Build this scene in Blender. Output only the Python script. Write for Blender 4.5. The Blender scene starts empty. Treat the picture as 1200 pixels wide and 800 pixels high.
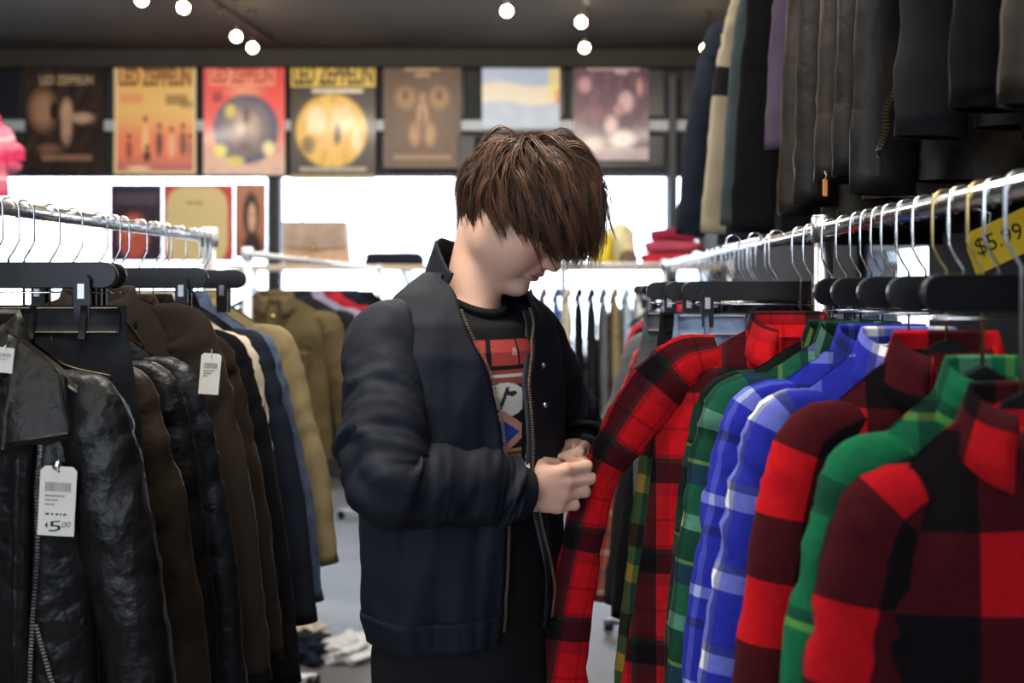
import bpy, math, random
import numpy as np
from mathutils import Vector

random.seed(7)
C = bpy.context.scene.collection
scene = bpy.context.scene

# ------------------------------------------------------------------ camera
CAM_Z, FPX, VX, VY = 1.45, 1167.0, 652.0, 338.0
cam_data = bpy.data.cameras.new('camera')
cam_data.sensor_width = 36.0
cam_data.lens = 36.0 * FPX / 1200.0
cam_data.shift_x = -(VX - 600) / 1200.0
cam_data.shift_y = -(400 - VY) / 1200.0
cam_data.clip_start = 0.05
cam_data.dof.use_dof = True
cam_data.dof.focus_distance = 1.6
cam_data.dof.aperture_fstop = 2.8
cam = bpy.data.objects.new('camera', cam_data)
cam.location = (0, 0, CAM_Z)
cam.rotation_euler = (math.pi / 2, 0, 0)
C.objects.link(cam)
scene.camera = cam

# ------------------------------------------------------------------ sky and exposure
world = bpy.data.worlds.new('overcast_sky')
scene.world = world
world.use_nodes = True
wn = world.node_tree
bg = wn.nodes['Background']
bg.inputs['Color'].default_value = (0.80, 0.89, 1.0, 1)
bg.inputs['Strength'].default_value = 7.0
vs = scene.view_settings
vs.view_transform = 'Standard'
vs.look = 'None'
vs.gamma = 1.0
vs.use_curve_mapping = False
vs.exposure = 0.35

# ------------------------------------------------------------------ area lights added out of view over the aisle and behind the camera
def area_light(x, y, z, sx, sy, power, col):
    l = bpy.data.lights.new('added_fill_light', 'AREA')
    l.shape = 'RECTANGLE'; l.size = sx; l.size_y = sy
    l.energy = power; l.color = col
    o = bpy.data.objects.new('added_fill_light', l)
    o.location = (x, y, z)
    C.objects.link(o)
    return o
ADDED_LAMPS = [(-0.75, -1.2, 1.5, 0.5, 16), (-0.55, 1.25, 1.3, 0.4, 50), (-0.45, 3.5, 1.4, 0.4, 40), (-2.6, 2.4, 1.4, 0.4, 16)]
for lx, ly, lsx, lsy, lp in ADDED_LAMPS:
    area_light(lx, ly, 3.13, lsx, lsy, lp, (1.0, 0.91, 0.80))
# unseen area lights added by the ceiling beam to brighten the posters
ADDED_WASH = [-3.3, -2.0, -.7, .5]
for wx_ in ADDED_WASH:
    o_ = area_light(wx_, 5.15, 3.02, .5, .12, 17, (1.0, 0.88, 0.72))
    o_.rotation_euler = (math.radians(62), 0, 0)

# ------------------------------------------------------------------ helpers
def P(px, py, d):
    """point at depth d seen at photo pixel (px, py)"""
    return Vector(((px - VX) / FPX * d, d, CAM_Z + (VY - py) / FPX * d))

def nz(x, y, z, seed=0.0, f=1.0):
    """cheap smooth noise, about -1..1, numpy arrays"""
    x = x * f; y = y * f; z = z * f
    r = np.random.RandomState(int(seed * 131) % 100000)
    out = 0
    for k in range(5):
        a = r.uniform(-1, 1, 3); a = a / np.linalg.norm(a) * r.uniform(2.5, 6.5)
        out = out + np.sin(a[0] * x + a[1] * y + a[2] * z + r.uniform(0, 6.28) + 0.9 * np.sin(a[1] * x * .7 - a[0] * z * .6 + r.uniform(0, 6.28)))
    return out / 3.2

def mesh_obj(name, V, F, mat, parent=None, loc=(0, 0, 0), uv=None, col=None, smooth=True):
    """link one mesh; F is a list of faces or an (n,4) array; uv / col are per vertex"""
    V = np.asarray(V, dtype=np.float32).reshape(-1, 3)
    me = bpy.data.meshes.new(name)
    if isinstance(F, np.ndarray):
        F = F.astype(np.int32)
        n, k = F.shape
        me.vertices.add(len(V)); me.vertices.foreach_set('co', V.ravel())
        me.loops.add(n * k); me.loops.foreach_set('vertex_index', F.ravel())
        me.polygons.add(n)
        me.polygons.foreach_set('loop_start', np.arange(0, n * k, k, dtype=np.int32))
        me.update(calc_edges=True)
        loops = F.ravel()
    else:
        me.from_pydata([tuple(v) for v in V], [], [tuple(f) for f in F])
        me.update()
        loops = np.array([i for f in me.polygons for i in f.vertices], dtype=np.int32)
    if smooth:
        me.polygons.foreach_set('use_smooth', np.ones(len(me.polygons), dtype=bool))
    if uv is not None:
        l = me.uv_layers.new(name='UVMap')
        l.data.foreach_set('uv', np.asarray(uv, dtype=np.float32).reshape(-1, 2)[loops].ravel())
    if col is not None:
        a = me.color_attributes.new('Col', 'FLOAT_COLOR', 'POINT')
        c = np.ones((len(V), 4), dtype=np.float32); c[:, :3] = np.asarray(col, dtype=np.float32).reshape(-1, 3)
        a.data.foreach_set('color', c.ravel())
    me.materials.append(mat)
    o = bpy.data.objects.new(name, me)
    o.location = loc
    if parent is not None:
        o.parent = parent
    C.objects.link(o)
    return o

def grid_faces(nv, nu, closed=False, off=0):
    cols = nu if closed else nu - 1
    j, i = np.meshgrid(np.arange(nv - 1), np.arange(cols), indexing='ij')
    i2 = (i + 1) % nu
    return (np.stack([j * nu + i, j * nu + i2, (j + 1) * nu + i2, (j + 1) * nu + i], -1).reshape(-1, 4) + off)

class MB:
    """collects shapes for one mesh"""
    def __init__(self):
        self.v = []; self.f = []; self.uv = []; self.n = 0
    def add(self, V, F, uv=None):
        V = np.asarray(V, dtype=float).reshape(-1, 3)
        self.v.append(V)
        self.f += [tuple(int(a) + self.n for a in f) for f in F]
        self.uv.append(np.zeros((len(V), 2)) if uv is None else np.asarray(uv).reshape(-1, 2))
        self.n += len(V)
        return self
    def box(self, c, s, bev=0.0):
        cx, cy, cz = c; x, y, z = [k / 2 for k in s]
        if bev <= 0:
            V = [(cx + a * x, cy + b * y, cz + d * z) for a in (-1, 1) for b in (-1, 1) for d in (-1, 1)]
            F = [(0, 1, 3, 2), (4, 6, 7, 5), (0, 4, 5, 1), (2, 3, 7, 6), (0, 2, 6, 4), (1, 5, 7, 3)]
            return self.add(V, F)
        b = min(bev, x, y, z)
        V = []; idx = {}
        for a in (-1, 1):
            for e in (-1, 1):
                for d in (-1, 1):
                    for ax in range(3):
                        p = [a * (x - b), e * (y - b), d * (z - b)]
                        p[ax] = (a * x, e * y, d * z)[ax]
                        idx[(a, e, d, ax)] = len(V); V.append((cx + p[0], cy + p[1], cz + p[2]))
        F = []
        for a in (-1, 1):
            F.append([idx[(a, s1, s2, 0)] for s1, s2 in ((-1, -1), (1, -1), (1, 1), (-1, 1))])
            F.append([idx[(s1, a, s2, 1)] for s1, s2 in ((-1, -1), (1, -1), (1, 1), (-1, 1))])
            F.append([idx[(s1, s2, a, 2)] for s1, s2 in ((-1, -1), (1, -1), (1, 1), (-1, 1))])
            for e in (-1, 1):
                F.append([idx[(a, e, -1, 0)], idx[(a, e, 1, 0)], idx[(a, e, 1, 1)], idx[(a, e, -1, 1)]])
                F.append([idx[(a, -1, e, 0)], idx[(a, 1, e, 0)], idx[(a, 1, e, 2)], idx[(a, -1, e, 2)]])
                F.append([idx[(-1, a, e, 1)], idx[(1, a, e, 1)], idx[(1, a, e, 2)], idx[(-1, a, e, 2)]])
                for d in (-1, 1):
                    F.append([idx[(a, e, d, k)] for k in range(3)])
        return self.add(V, F)
    def tube(self, pts, r, n=8, cap=True):
        pts = np.asarray([tuple(p) for p in pts], dtype=float)
        rr = np.full(len(pts), r) if np.isscalar(r) else np.asarray(r, dtype=float)
        T = np.gradient(pts, axis=0); T /= np.linalg.norm(T, axis=1)[:, None] + 1e-9
        ref = np.array([0.0, 0, 1]) if abs(T[0][2]) < .9 else np.array([1.0, 0, 0])
        V = []
        for p, t, q in zip(pts, T, rr):
            u = np.cross(t, ref)
            if np.linalg.norm(u) < 1e-4: u = np.cross(t, (0.3, 1, 0))
            u /= np.linalg.norm(u); w = np.cross(t, u); ref = np.cross(u, t)
            for k in range(n):
                a = 2 * math.pi * k / n
                V.append(p + q * (math.cos(a) * u + math.sin(a) * w))
        F = [tuple(f) for f in grid_faces(len(pts), n, True)]
        if cap:
            F.append(tuple(range(n))[::-1]); F.append(tuple(range((len(pts) - 1) * n, len(pts) * n)))
        return self.add(V, F)
    def lathe(self, prof, c, n=16, axis=2):
        V = []
        for r, h in prof:
            for k in range(n):
                a = 2 * math.pi * k / n
                q = [r * math.cos(a), r * math.sin(a), h]
                if axis == 1: q = [q[0], q[2], q[1]]
                if axis == 0: q = [q[2], q[0], q[1]]
                V.append((c[0] + q[0], c[1] + q[1], c[2] + q[2]))
        F = [tuple(f) for f in grid_faces(len(prof), n, True)]
        return self.add(V, F)
    def prism(self, poly, o, u, v, w):
        """extrude 2D polygon poly (in axes u, v at origin o) along vector w"""
        o, u, v, w = [np.asarray(tuple(k), dtype=float) for k in (o, u, v, w)]
        n = len(poly)
        A = [o + a * u + b * v for a, b in poly]
        F = [tuple(range(n))[::-1], tuple(range(n, 2 * n))] + [(i, (i + 1) % n, n + (i + 1) % n, n + i) for i in range(n)]
        return self.add(A + [p + w for p in A], F)
    def obj(self, name, mat, parent=None, loc=(0, 0, 0), smooth=False):
        return mesh_obj(name, np.concatenate(self.v), self.f, mat, parent, loc, uv=np.concatenate(self.uv), smooth=smooth)

def tag(o, label=None, cat=None, group=None, kind=None):
    if label: o['label'] = label
    if cat: o['category'] = cat
    if group: o['group'] = group
    if kind: o['kind'] = kind
    return o

def thing(name, label, cat, loc=(0, 0, 0), group=None):
    o = bpy.data.objects.new(name, None)
    o.location = loc; o.empty_display_size = .05
    C.objects.link(o)
    return tag(o, label, cat, group)

def struct(o, label=None):
    o['kind'] = 'structure'
    if label: o['label'] = label
    return o

def smoothstep(x): 
    x = np.clip(x, 0, 1); return x * x * (3 - 2 * x)

def catmull(pts, n):
    pts = np.asarray(pts, dtype=float)
    p = np.vstack([2 * pts[0] - pts[1], pts, 2 * pts[-1] - pts[-2]])
    m = len(pts) - 1
    out = []
    for s in np.linspace(0, m - 1e-6, n):
        i = int(s); t = s - i
        a, b, c, d = p[i], p[i + 1], p[i + 2], p[i + 3]
        out.append(.5 * ((2 * b) + (c - a) * t + (2 * a - 5 * b + 4 * c - d) * t * t + (3 * b - 3 * c + d - a) * t ** 3))
    return np.array(out)

# ------------------------------------------------------------------ materials
MATS = {}
def new_mat(name):
    m = bpy.data.materials.new(name); m.use_nodes = True
    nt = m.node_tree
    b = nt.nodes['Principled BSDF']
    MATS[name] = m
    return m, nt, b

def mat(name, col, rough=.7, metal=0.0, spec=.5, var=.25, vscale=8, bump=.0, bscale=300, crease=0.0, cscale=18, sheen=0.0, coat=0.0):
    """Principled with mottled colour, fine grain bump and larger creases"""
    if name in MATS: return MATS[name]
    m, nt, b = new_mat(name)
    N, L = nt.nodes, nt.links
    tc = N.new('ShaderNodeTexCoord')
    n1 = N.new('ShaderNodeTexNoise'); n1.inputs['Scale'].default_value = vscale; n1.inputs['Detail'].default_value = 4
    L.new(tc.outputs['Object'], n1.inputs['Vector'])
    r = N.new('ShaderNodeValToRGB')
    lo = [c * (1 - var) for c in col]; hi = [min(1, c * (1 + var)) for c in col]
    r.color_ramp.elements[0].color = (*lo, 1); r.color_ramp.elements[1].color = (*hi, 1)
    r.color_ramp.elements[0].position = .3; r.color_ramp.elements[1].position = .7
    L.new(n1.outputs['Fac'], r.inputs['Fac']); L.new(r.outputs['Color'], b.inputs['Base Color'])
    b.inputs['Roughness'].default_value = rough; b.inputs['Metallic'].default_value = metal
    b.inputs['Specular IOR Level'].default_value = spec
    b.inputs['Sheen Weight'].default_value = sheen
    b.inputs['Coat Weight'].default_value = coat
    last = None
    for st, sc, dist, det in ((crease, cscale, .012, 3), (bump, bscale, .001, 2)):
        if st > 0:
            n2 = N.new('ShaderNodeTexNoise'); n2.inputs['Scale'].default_value = sc; n2.inputs['Detail'].default_value = det
            L.new(tc.outputs['Object'], n2.inputs['Vector'])
            bm = N.new('ShaderNodeBump'); bm.inputs['Strength'].default_value = st; bm.inputs['Distance'].default_value = dist
            L.new(n2.outputs['Fac'], bm.inputs['Height'])
            if last: L.new(last.outputs['Normal'], bm.inputs['Normal'])
            last = bm
    if last: L.new(last.outputs['Normal'], b.inputs['Normal'])
    return m

def mat_emit(name, col, strength):
    m, nt, b = new_mat(name)
    b.inputs['Base Color'].default_value = (*col, 1)
    b.inputs['Emission Color'].default_value = (*col, 1)
    b.inputs['Emission Strength'].default_value = strength
    return m

def mat_col(name, rough=.6, spec=.3, sss=0.0, coat=0.0, bump=0.0, bscale=400):
    """base colour from the mesh's own print / complexion colour attribute"""
    m, nt, b = new_mat(name)
    N, L = nt.nodes, nt.links
    a = N.new('ShaderNodeVertexColor'); a.layer_name = 'Col'
    L.new(a.outputs['Color'], b.inputs['Base Color'])
    b.inputs['Roughness'].default_value = rough
    b.inputs['Specular IOR Level'].default_value = spec
    b.inputs['Coat Weight'].default_value = coat
    b.inputs['Coat Roughness'].default_value = .12
    if sss:
        b.inputs['Subsurface Weight'].default_value = sss
        b.inputs['Subsurface Radius'].default_value = (1.0, .35, .2)
        b.inputs['Subsurface Scale'].default_value = .006
    if bump:
        tc = N.new('ShaderNodeTexCoord')
        n2 = N.new('ShaderNodeTexNoise'); n2.inputs['Scale'].default_value = bscale
        L.new(tc.outputs['Object'], n2.inputs['Vector'])
        bm = N.new('ShaderNodeBump'); bm.inputs['Strength'].default_value = bump; bm.inputs['Distance'].default_value = .001
        L.new(n2.outputs['Fac'], bm.inputs['Height']); L.new(bm.outputs['Normal'], b.inputs['Normal'])
    return m

def mat_plaid(name, warp, weft, period_u, period_v=None, ou=0.0, ov=0.0):
    """woven check: constant stripes along u and v (metres), averaged like yarns, with a twill relief"""
    m, nt, b = new_mat(name)
    N, L = nt.nodes, nt.links
    tc = N.new('ShaderNodeTexCoord')
    sep = N.new('ShaderNodeSeparateXYZ'); L.new(tc.outputs['UV'], sep.inputs[0])
    cols = []
    for ax, stops, per, off in (('X', warp, period_u, ou), ('Y', weft, period_v or period_u, ov)):
        mu = N.new('ShaderNodeMath'); mu.operation = 'MULTIPLY_ADD'; mu.inputs[1].default_value = 1 / per; mu.inputs[2].default_value = off + 50
        L.new(sep.outputs[ax], mu.inputs[0])
        fr = N.new('ShaderNodeMath'); fr.operation = 'FRACT'; L.new(mu.outputs[0], fr.inputs[0])
        r = N.new('ShaderNodeValToRGB'); r.color_ramp.interpolation = 'CONSTANT'
        el = r.color_ramp.elements
        while len(el) < len(stops): el.new(.5)
        for e, (p, c) in zip(el, stops): e.position = p
        for e, (p, c) in zip(el, stops): e.color = (*c, 1)
        L.new(fr.outputs[0], r.inputs['Fac']); cols.append(r)
    mx = N.new('ShaderNodeMix'); mx.data_type = 'RGBA'; mx.blend_type = 'MULTIPLY'; mx.inputs[0].default_value = 1
    gm = N.new('ShaderNodeGamma'); gm.inputs['Gamma'].default_value = .5; L.new(mx.outputs[2], gm.inputs['Color'])
    L.new(cols[0].outputs['Color'], mx.inputs[6]); L.new(cols[1].outputs['Color'], mx.inputs[7])
    n1 = N.new('ShaderNodeTexNoise'); n1.inputs['Scale'].default_value = 90; n1.inputs['Detail'].default_value = 4
    L.new(tc.outputs['UV'], n1.inputs['Vector'])
    rr = N.new('ShaderNodeMapRange'); rr.inputs[3].default_value = .72; rr.inputs[4].default_value = 1.28
    L.new(n1.outputs['Fac'], rr.inputs[0])
    mm = N.new('ShaderNodeMix'); mm.data_type = 'RGBA'; mm.blend_type = 'MULTIPLY'; mm.inputs[0].default_value = 1
    L.new(gm.outputs['Color'], mm.inputs[6]); L.new(rr.outputs[0], mm.inputs[7])
    L.new(mm.outputs[2], b.inputs['Base Color'])
    b.inputs['Roughness'].default_value = .9
    b.inputs['Specular IOR Level'].default_value = .07
    b.inputs['Sheen Weight'].default_value = .02
    w = N.new('ShaderNodeTexWave'); w.inputs['Scale'].default_value = 160; w.bands_direction = 'DIAGONAL'; w.inputs['Distortion'].default_value = 1.5
    L.new(tc.outputs['UV'], w.inputs['Vector'])
    bm = N.new('ShaderNodeBump'); bm.inputs['Strength'].default_value = .35; bm.inputs['Distance'].default_value = .0012
    L.new(w.outputs['Fac'], bm.inputs['Height']); L.new(bm.outputs['Normal'], b.inputs['Normal'])
    return m

def mat_glass(name):
    m, nt, b = new_mat(name)
    N, L = nt.nodes, nt.links
    t = N.new('ShaderNodeBsdfTransparent'); t.inputs['Color'].default_value = (.95, .97, 1, 1)
    g = N.new('ShaderNodeBsdfGlossy'); g.inputs['Roughness'].default_value = .03
    mx = N.new('ShaderNodeMixShader'); mx.inputs[0].default_value = .06
    L.new(t.outputs[0], mx.inputs[1]); L.new(g.outputs[0], mx.inputs[2])
    L.new(mx.outputs[0], N['Material Output'].inputs['Surface'])
    return m

chrome = mat('chrome', (.86, .88, .90), .2, 1.0, var=.05)
galv = mat('galvanised_steel', (.62, .64, .66), .32, 1.0, var=.12, vscale=40)
white_metal = mat('white_enamel', (.80, .82, .84), .35, var=.04)
brass = mat('brass', (.72, .52, .22), .3, 1.0, var=.15, vscale=60)
pale_brass = mat('pale_brass', (.80, .68, .48), .35, .9, var=.1)
black_plastic = mat('black_plastic', (.007, .007, .0085), .32, var=.1, spec=.4)
grey_plastic = mat('grey_plastic', (.25, .26, .28), .4, var=.1)
black_leather = mat('black_leather', (.0045, .0045, .005), .40, var=.35, bump=.3, bscale=420, crease=.75, cscale=22, spec=.30)
worn_leather = mat('worn_black_leather', (.008, .0078, .008), .44, var=.5, vscale=11, bump=.35, bscale=380, crease=.75, cscale=20, spec=.30)
olive_leather = mat('olive_black_leather', (.008, .0068, .0046), .44, var=.5, vscale=9, bump=.3, bscale=380, crease=.7, cscale=22, spec=.30)
brown_leather = mat('brown_leather', (.055, .033, .015), .48, var=.4, vscale=10, bump=.4, bscale=350, crease=.5, cscale=13)
dark_brown_leather = mat('dark_brown_leather', (.024, .016, .010), .46, spec=.32, var=.35, vscale=10, bump=.4, bscale=350, crease=.5, cscale=13)
blue_black_leather = mat('blue_black_leather', (.008, .010, .015), .38, var=.4, vscale=9, bump=.3, bscale=400, crease=.75, cscale=20, spec=.4)
suede_brown = mat('brown_suede', (.024, .017, .013), .9, var=.25, bump=.5, bscale=500, sheen=.03, spec=.15)
suede_dark = mat('dark_brown_suede', (.021, .0135, .009), .9, var=.3, bump=.5, bscale=500, sheen=.03, spec=.15)
black_wool = mat('black_wool', (.0055, .0055, .0068), .92, var=.2, bump=.5, bscale=450, sheen=.02, spec=.10)
charcoal_wool = mat('charcoal_wool', (.015, .0155, .018), .95, var=.2, bump=.5, bscale=450, sheen=.02, spec=.10)
grey_cotton = mat('grey_cotton', (.13, .14, .15), .9, var=.2, bump=.4, bscale=450, spec=.15)
navy_cotton = mat('navy_cotton', (.009, .013, .025), .85, var=.25, bump=.4, bscale=420, spec=.2, crease=.3)
cream_cotton = mat('cream_cotton', (.62, .55, .42), .9, var=.12, bump=.4, bscale=420, spec=.15)
tan_cotton = mat('tan_cotton', (.27, .21, .11), .9, var=.15, bump=.4, bscale=420, spec=.15, crease=.3)
khaki_wool = mat('khaki_wool', (.38, .32, .22), .92, var=.15, bump=.5, bscale=420, spec=.12)
olive_canvas = mat('olive_canvas', (.115, .085, .038), .85, var=.3, bump=.4, bscale=400, spec=.2, crease=.4)
denim_blue = mat('blue_denim', (.075, .11, .18), .85, var=.45, vscale=30, bump=.6, bscale=600, spec=.2)
denim_dark = mat('dark_denim', (.010, .012, .017), .82, var=.4, vscale=26, bump=.6, bscale=600, spec=.2)
denim_grey = mat('grey_denim', (.075, .082, .092), .85, var=.35, vscale=30, bump=.6, bscale=600, spec=.2)
mauve_cotton = mat('mauve_cotton', (.075, .055, .088), .9, var=.15, bump=.4, spec=.15)
teal_grey = mat('teal_grey_cotton', (.05, .068, .075), .88, var=.2, bump=.4, spec=.15)
red_cotton = mat('red_cotton', (.45, .02, .04), .88, var=.15, bump=.4, spec=.15)
maroon_cotton = mat('maroon_cotton', (.30, .022, .05), .9, var=.2, bump=.4, spec=.12)
blue_cotton = mat('blue_cotton', (.06, .12, .42), .88, var=.2, bump=.4, spec=.15)
pale_blue = mat('pale_blue_cotton', (.42, .52, .68), .88, var=.15, bump=.4, spec=.15)
white_cotton = mat('white_cotton', (.72, .72, .72), .9, var=.08, bump=.4, spec=.15)
lilac_cotton = mat('lilac_cotton', (.30, .26, .38), .9, var=.12, bump=.4, spec=.15)
card = mat('price_card', (.80, .78, .70), .6, var=.04)
ink = mat('black_ink', (.012, .012, .014), .6, var=.05)
faded_ink = mat('faded_ink', (.22, .21, .20), .7, var=.1)
yellow_card = mat('yellow_card', (.82, .56, .03), .55, var=.05)
thread_orange = mat('orange_thread', (.55, .22, .05), .7, var=.1)
brass_thread = mat('tan_stitching', (.30, .23, .13), .8, var=.1)

RED, BLK, DKR = (.60, .009, .013), (.006, .004, .0055), (.22, .006, .010)
GRN, DGR, YEL = (.012, .10, .045), (.006, .028, .018), (.62, .40, .05)
BLU, WHT, NVY = (.022, .030, .34), (.85, .86, .88), (.012, .016, .09)
def R_(*s): return list(s)
RDB = (.40, .006, .010)
plaid_buffalo_a = mat_plaid('red_black_buffalo_plaid_a', R_((0, RDB), (.45, BLK)), R_((0, RDB), (.45, BLK)), .175, ou=.10, ov=.37)
plaid_buffalo_b = mat_plaid('red_black_buffalo_plaid_b', R_((0, RED), (.5, BLK)), R_((0, RDB), (.5, BLK)), .15, ou=.35, ov=.1)
plaid_red_sq = mat_plaid('red_check_plaid', R_((0, RED), (.25, DKR), (.28, RED), (.54, (.30, .01, .015)), (.68, BLK), (.90, DGR), (.95, DKR)),
                         R_((0, RED), (.26, DKR), (.29, RED), (.54, (.30, .01, .015)), (.68, BLK), (.90, DGR), (.95, DKR)), .150, ou=.2, ov=.5)
plaid_maroon = mat_plaid('maroon_plaid', R_((0, (.34, .01, .02)), (.3, BLK), (.55, (.30, .01, .02)), (.8, DGR)),
                         R_((0, RED), (.25, DKR), (.5, BLK), (.75, DKR)), .13, ou=.1, ov=.2)
plaid_green_tan = mat_plaid('green_tan_plaid', R_((0, (.008, .13, .05)), (.38, DGR), (.48, (.008, .12, .05)), (.68, (.42, .30, .24)), (.88, (.008, .13, .05)), (.95, YEL)),
                            R_((0, (.008, .12, .05)), (.45, DGR), (.6, (.008, .12, .05)), (.9, YEL), (.94, DGR)), .22, ou=.05)
plaid_blue = mat_plaid('blue_white_plaid', R_((0, BLU), (.30, (.36, .40, .70)), (.40, WHT), (.62, (.08, .09, .18)), (.72, BLU)),
                       R_((0, BLU), (.32, WHT), (.54, (.06, .07, .16)), (.64, BLU)), .105, ou=.2, ov=.12)
plaid_blue_b = mat_plaid('royal_blue_plaid', R_((0, BLU), (.45, (.16, .20, .50)), (.55, BLU), (.8, NVY)),
                         R_((0, BLU), (.4, NVY), (.5, BLU), (.72, WHT), (.84, BLU)), .13, ou=.4, ov=.3)
plaid_tartan = mat_plaid('green_white_yellow_plaid', R_((0, (.012, .09, .045)), (.3, DGR), (.42, (.55, .58, .50)), (.54, DGR), (.62, (.015, .10, .05)), (.8, YEL), (.84, DGR)),
                         R_((0, DGR), (.25, (.50, .55, .48)), (.40, (.012, .09, .05)), (.7, NVY), (.9, YEL), (.94, DGR)), .15)
plaid_dark = mat_plaid('dark_green_yellow_plaid', R_((0, DGR), (.3, BLK), (.45, YEL), (.52, BLK), (.7, DGR)),
                       R_((0, DGR), (.35, BLK), (.7, (.02, .05, .03)), (.92, YEL), (.95, BLK)), .14)
plaid_watch = mat_plaid('green_gold_plaid', R_((0, (.012, .05, .03)), (.3, (.25, .18, .03)), (.5, (.012, .05, .03))),
                        R_((0, (.02, .07, .04)), (.35, (.60, .33, .04)), (.55, (.02, .07, .04)), (.75, BLK)), .16)
plaid_rust = mat_plaid('rust_cream_plaid', R_((0, (.42, .06, .04)), (.4, (.55, .45, .36)), (.6, (.40, .05, .04)), (.8, (.05, .03, .05))),
                       R_((0, (.45, .06, .04)), (.35, (.60, .50, .40)), (.5, (.42, .05, .04)), (.8, (.10, .05, .06))), .10)

# ------------------------------------------------------------------ setting
YW, XL, XR, YB, ZC = 7.62, -4.7, 1.12, -2.6, 3.26
wall_dark = mat('dark_painted_wall', (.020, .023, .030), .8, var=.2, vscale=3, bump=.3, bscale=60)
wall_side = mat('charcoal_painted_wall', (.024, .022, .021), .85, var=.2, vscale=3, bump=.3, bscale=60)
ceil_m = mat('dark_brown_ceiling', (.036, .030, .026), .75, var=.25, vscale=2.2, bump=.5, bscale=25, crease=.3, cscale=3)
floor_m = mat('grey_concrete_floor', (.15, .148, .15), .45, var=.22, vscale=2.5, bump=.2, bscale=80, spec=.4)
frame_m = mat('dark_blue_window_frame', (.035, .043, .060), .5, var=.1)
pale_trim = mat('pale_grey_trim', (.36, .41, .48), .45, var=.08)
glass = mat_glass('window_glass')
pave_m = mat('pale_pavement', (.5, .5, .5), .9, var=.15, vscale=1.5)

struct(MB().box(((XL + XR) / 2, (YW + YB) / 2, -.05), (XR - XL + .4, YW - YB + .4, .1)).obj('floor', floor_m))
struct(MB().box(((XL + XR) / 2, (YW + YB) / 2, ZC + .05), (XR - XL + .4, YW - YB + .4, .1)).obj('ceiling', ceil_m))
struct(MB().box((XL - .08, (YW + YB) / 2, ZC / 2), (.16, YW - YB, ZC)).obj('wall_left', wall_side))
m = MB(); fx0, fx1, fz0, fz1 = -2.7, .3, 1.25, 2.6                 # window added unseen behind the camera to let in frontal fill
m.box(((XL + fx0) / 2, YB - .08, ZC / 2), (fx0 - XL, .16, ZC)); m.box(((XR + fx1) / 2, YB - .08, ZC / 2), (XR - fx1, .16, ZC))
m.box(((fx0 + fx1) / 2, YB - .08, fz0 / 2), (fx1 - fx0, .16, fz0)); m.box(((fx0 + fx1) / 2, YB - .08, (fz1 + ZC) / 2), (fx1 - fx0, .16, ZC - fz1))
struct(m.obj('wall_front', wall_side))
m = MB()
for x in (fx0 + .02, (fx0 + fx1) / 2, fx1 - .02): m.box((x, YB - .05, (fz0 + fz1) / 2), (.04, .06, fz1 - fz0))
for z in (fz0 + .02, fz1 - .02): m.box(((fx0 + fx1) / 2, YB - .05, z), (fx1 - fx0, .05, .04))
w6 = struct(m.obj('window_6', frame_m))
for x in ((3 * fx0 + fx1) / 4, (fx0 + 3 * fx1) / 4): MB().box((x, YB - .05, (fz0 + fz1) / 2), ((fx1 - fx0) / 2 - .05, .006, fz1 - fz0 - .08)).obj('pane', glass, w6)
struct(MB().box((0, 2, -.2), (70, 60, .1)).obj('pavement', pave_m))
# right wall with a low window in it
wy0, wy1, wz0, wz1 = 3.0, 3.72, 1.0, 1.625
m = MB()
m.box((XR + .08, (YB + wy0) / 2, ZC / 2), (.16, wy0 - YB, ZC)); m.box((XR + .08, (wy1 + YW) / 2, ZC / 2), (.16, YW - wy1, ZC))
m.box((XR + .08, (wy0 + wy1) / 2, wz0 / 2), (.16, wy1 - wy0, wz0)); m.box((XR + .08, (wy0 + wy1) / 2, (wz1 + ZC) / 2), (.16, wy1 - wy0, ZC - wz1))
wall_black = mat('black_painted_wall', (.010, .0095, .0095), .85, var=.2, vscale=3)
struct(m.obj('wall_right', wall_black))
wsr = MB()
for y in (wy0 + .02, wy1 - .02): wsr.box((XR + .06, y, (wz0 + wz1) / 2), (.06, .04, wz1 - wz0))
for z in (wz0 + .02, wz1 - .02): wsr.box((XR + .06, (wy0 + wy1) / 2, z), (.06, wy1 - wy0 - .08, .04))
w5 = struct(wsr.obj('window_5', frame_m))
MB().box((XR + .06, (wy0 + wy1) / 2, (wz0 + wz1) / 2), (.006, wy1 - wy0 - .08, wz1 - wz0 - .08)).obj('pane', glass, w5)

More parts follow.
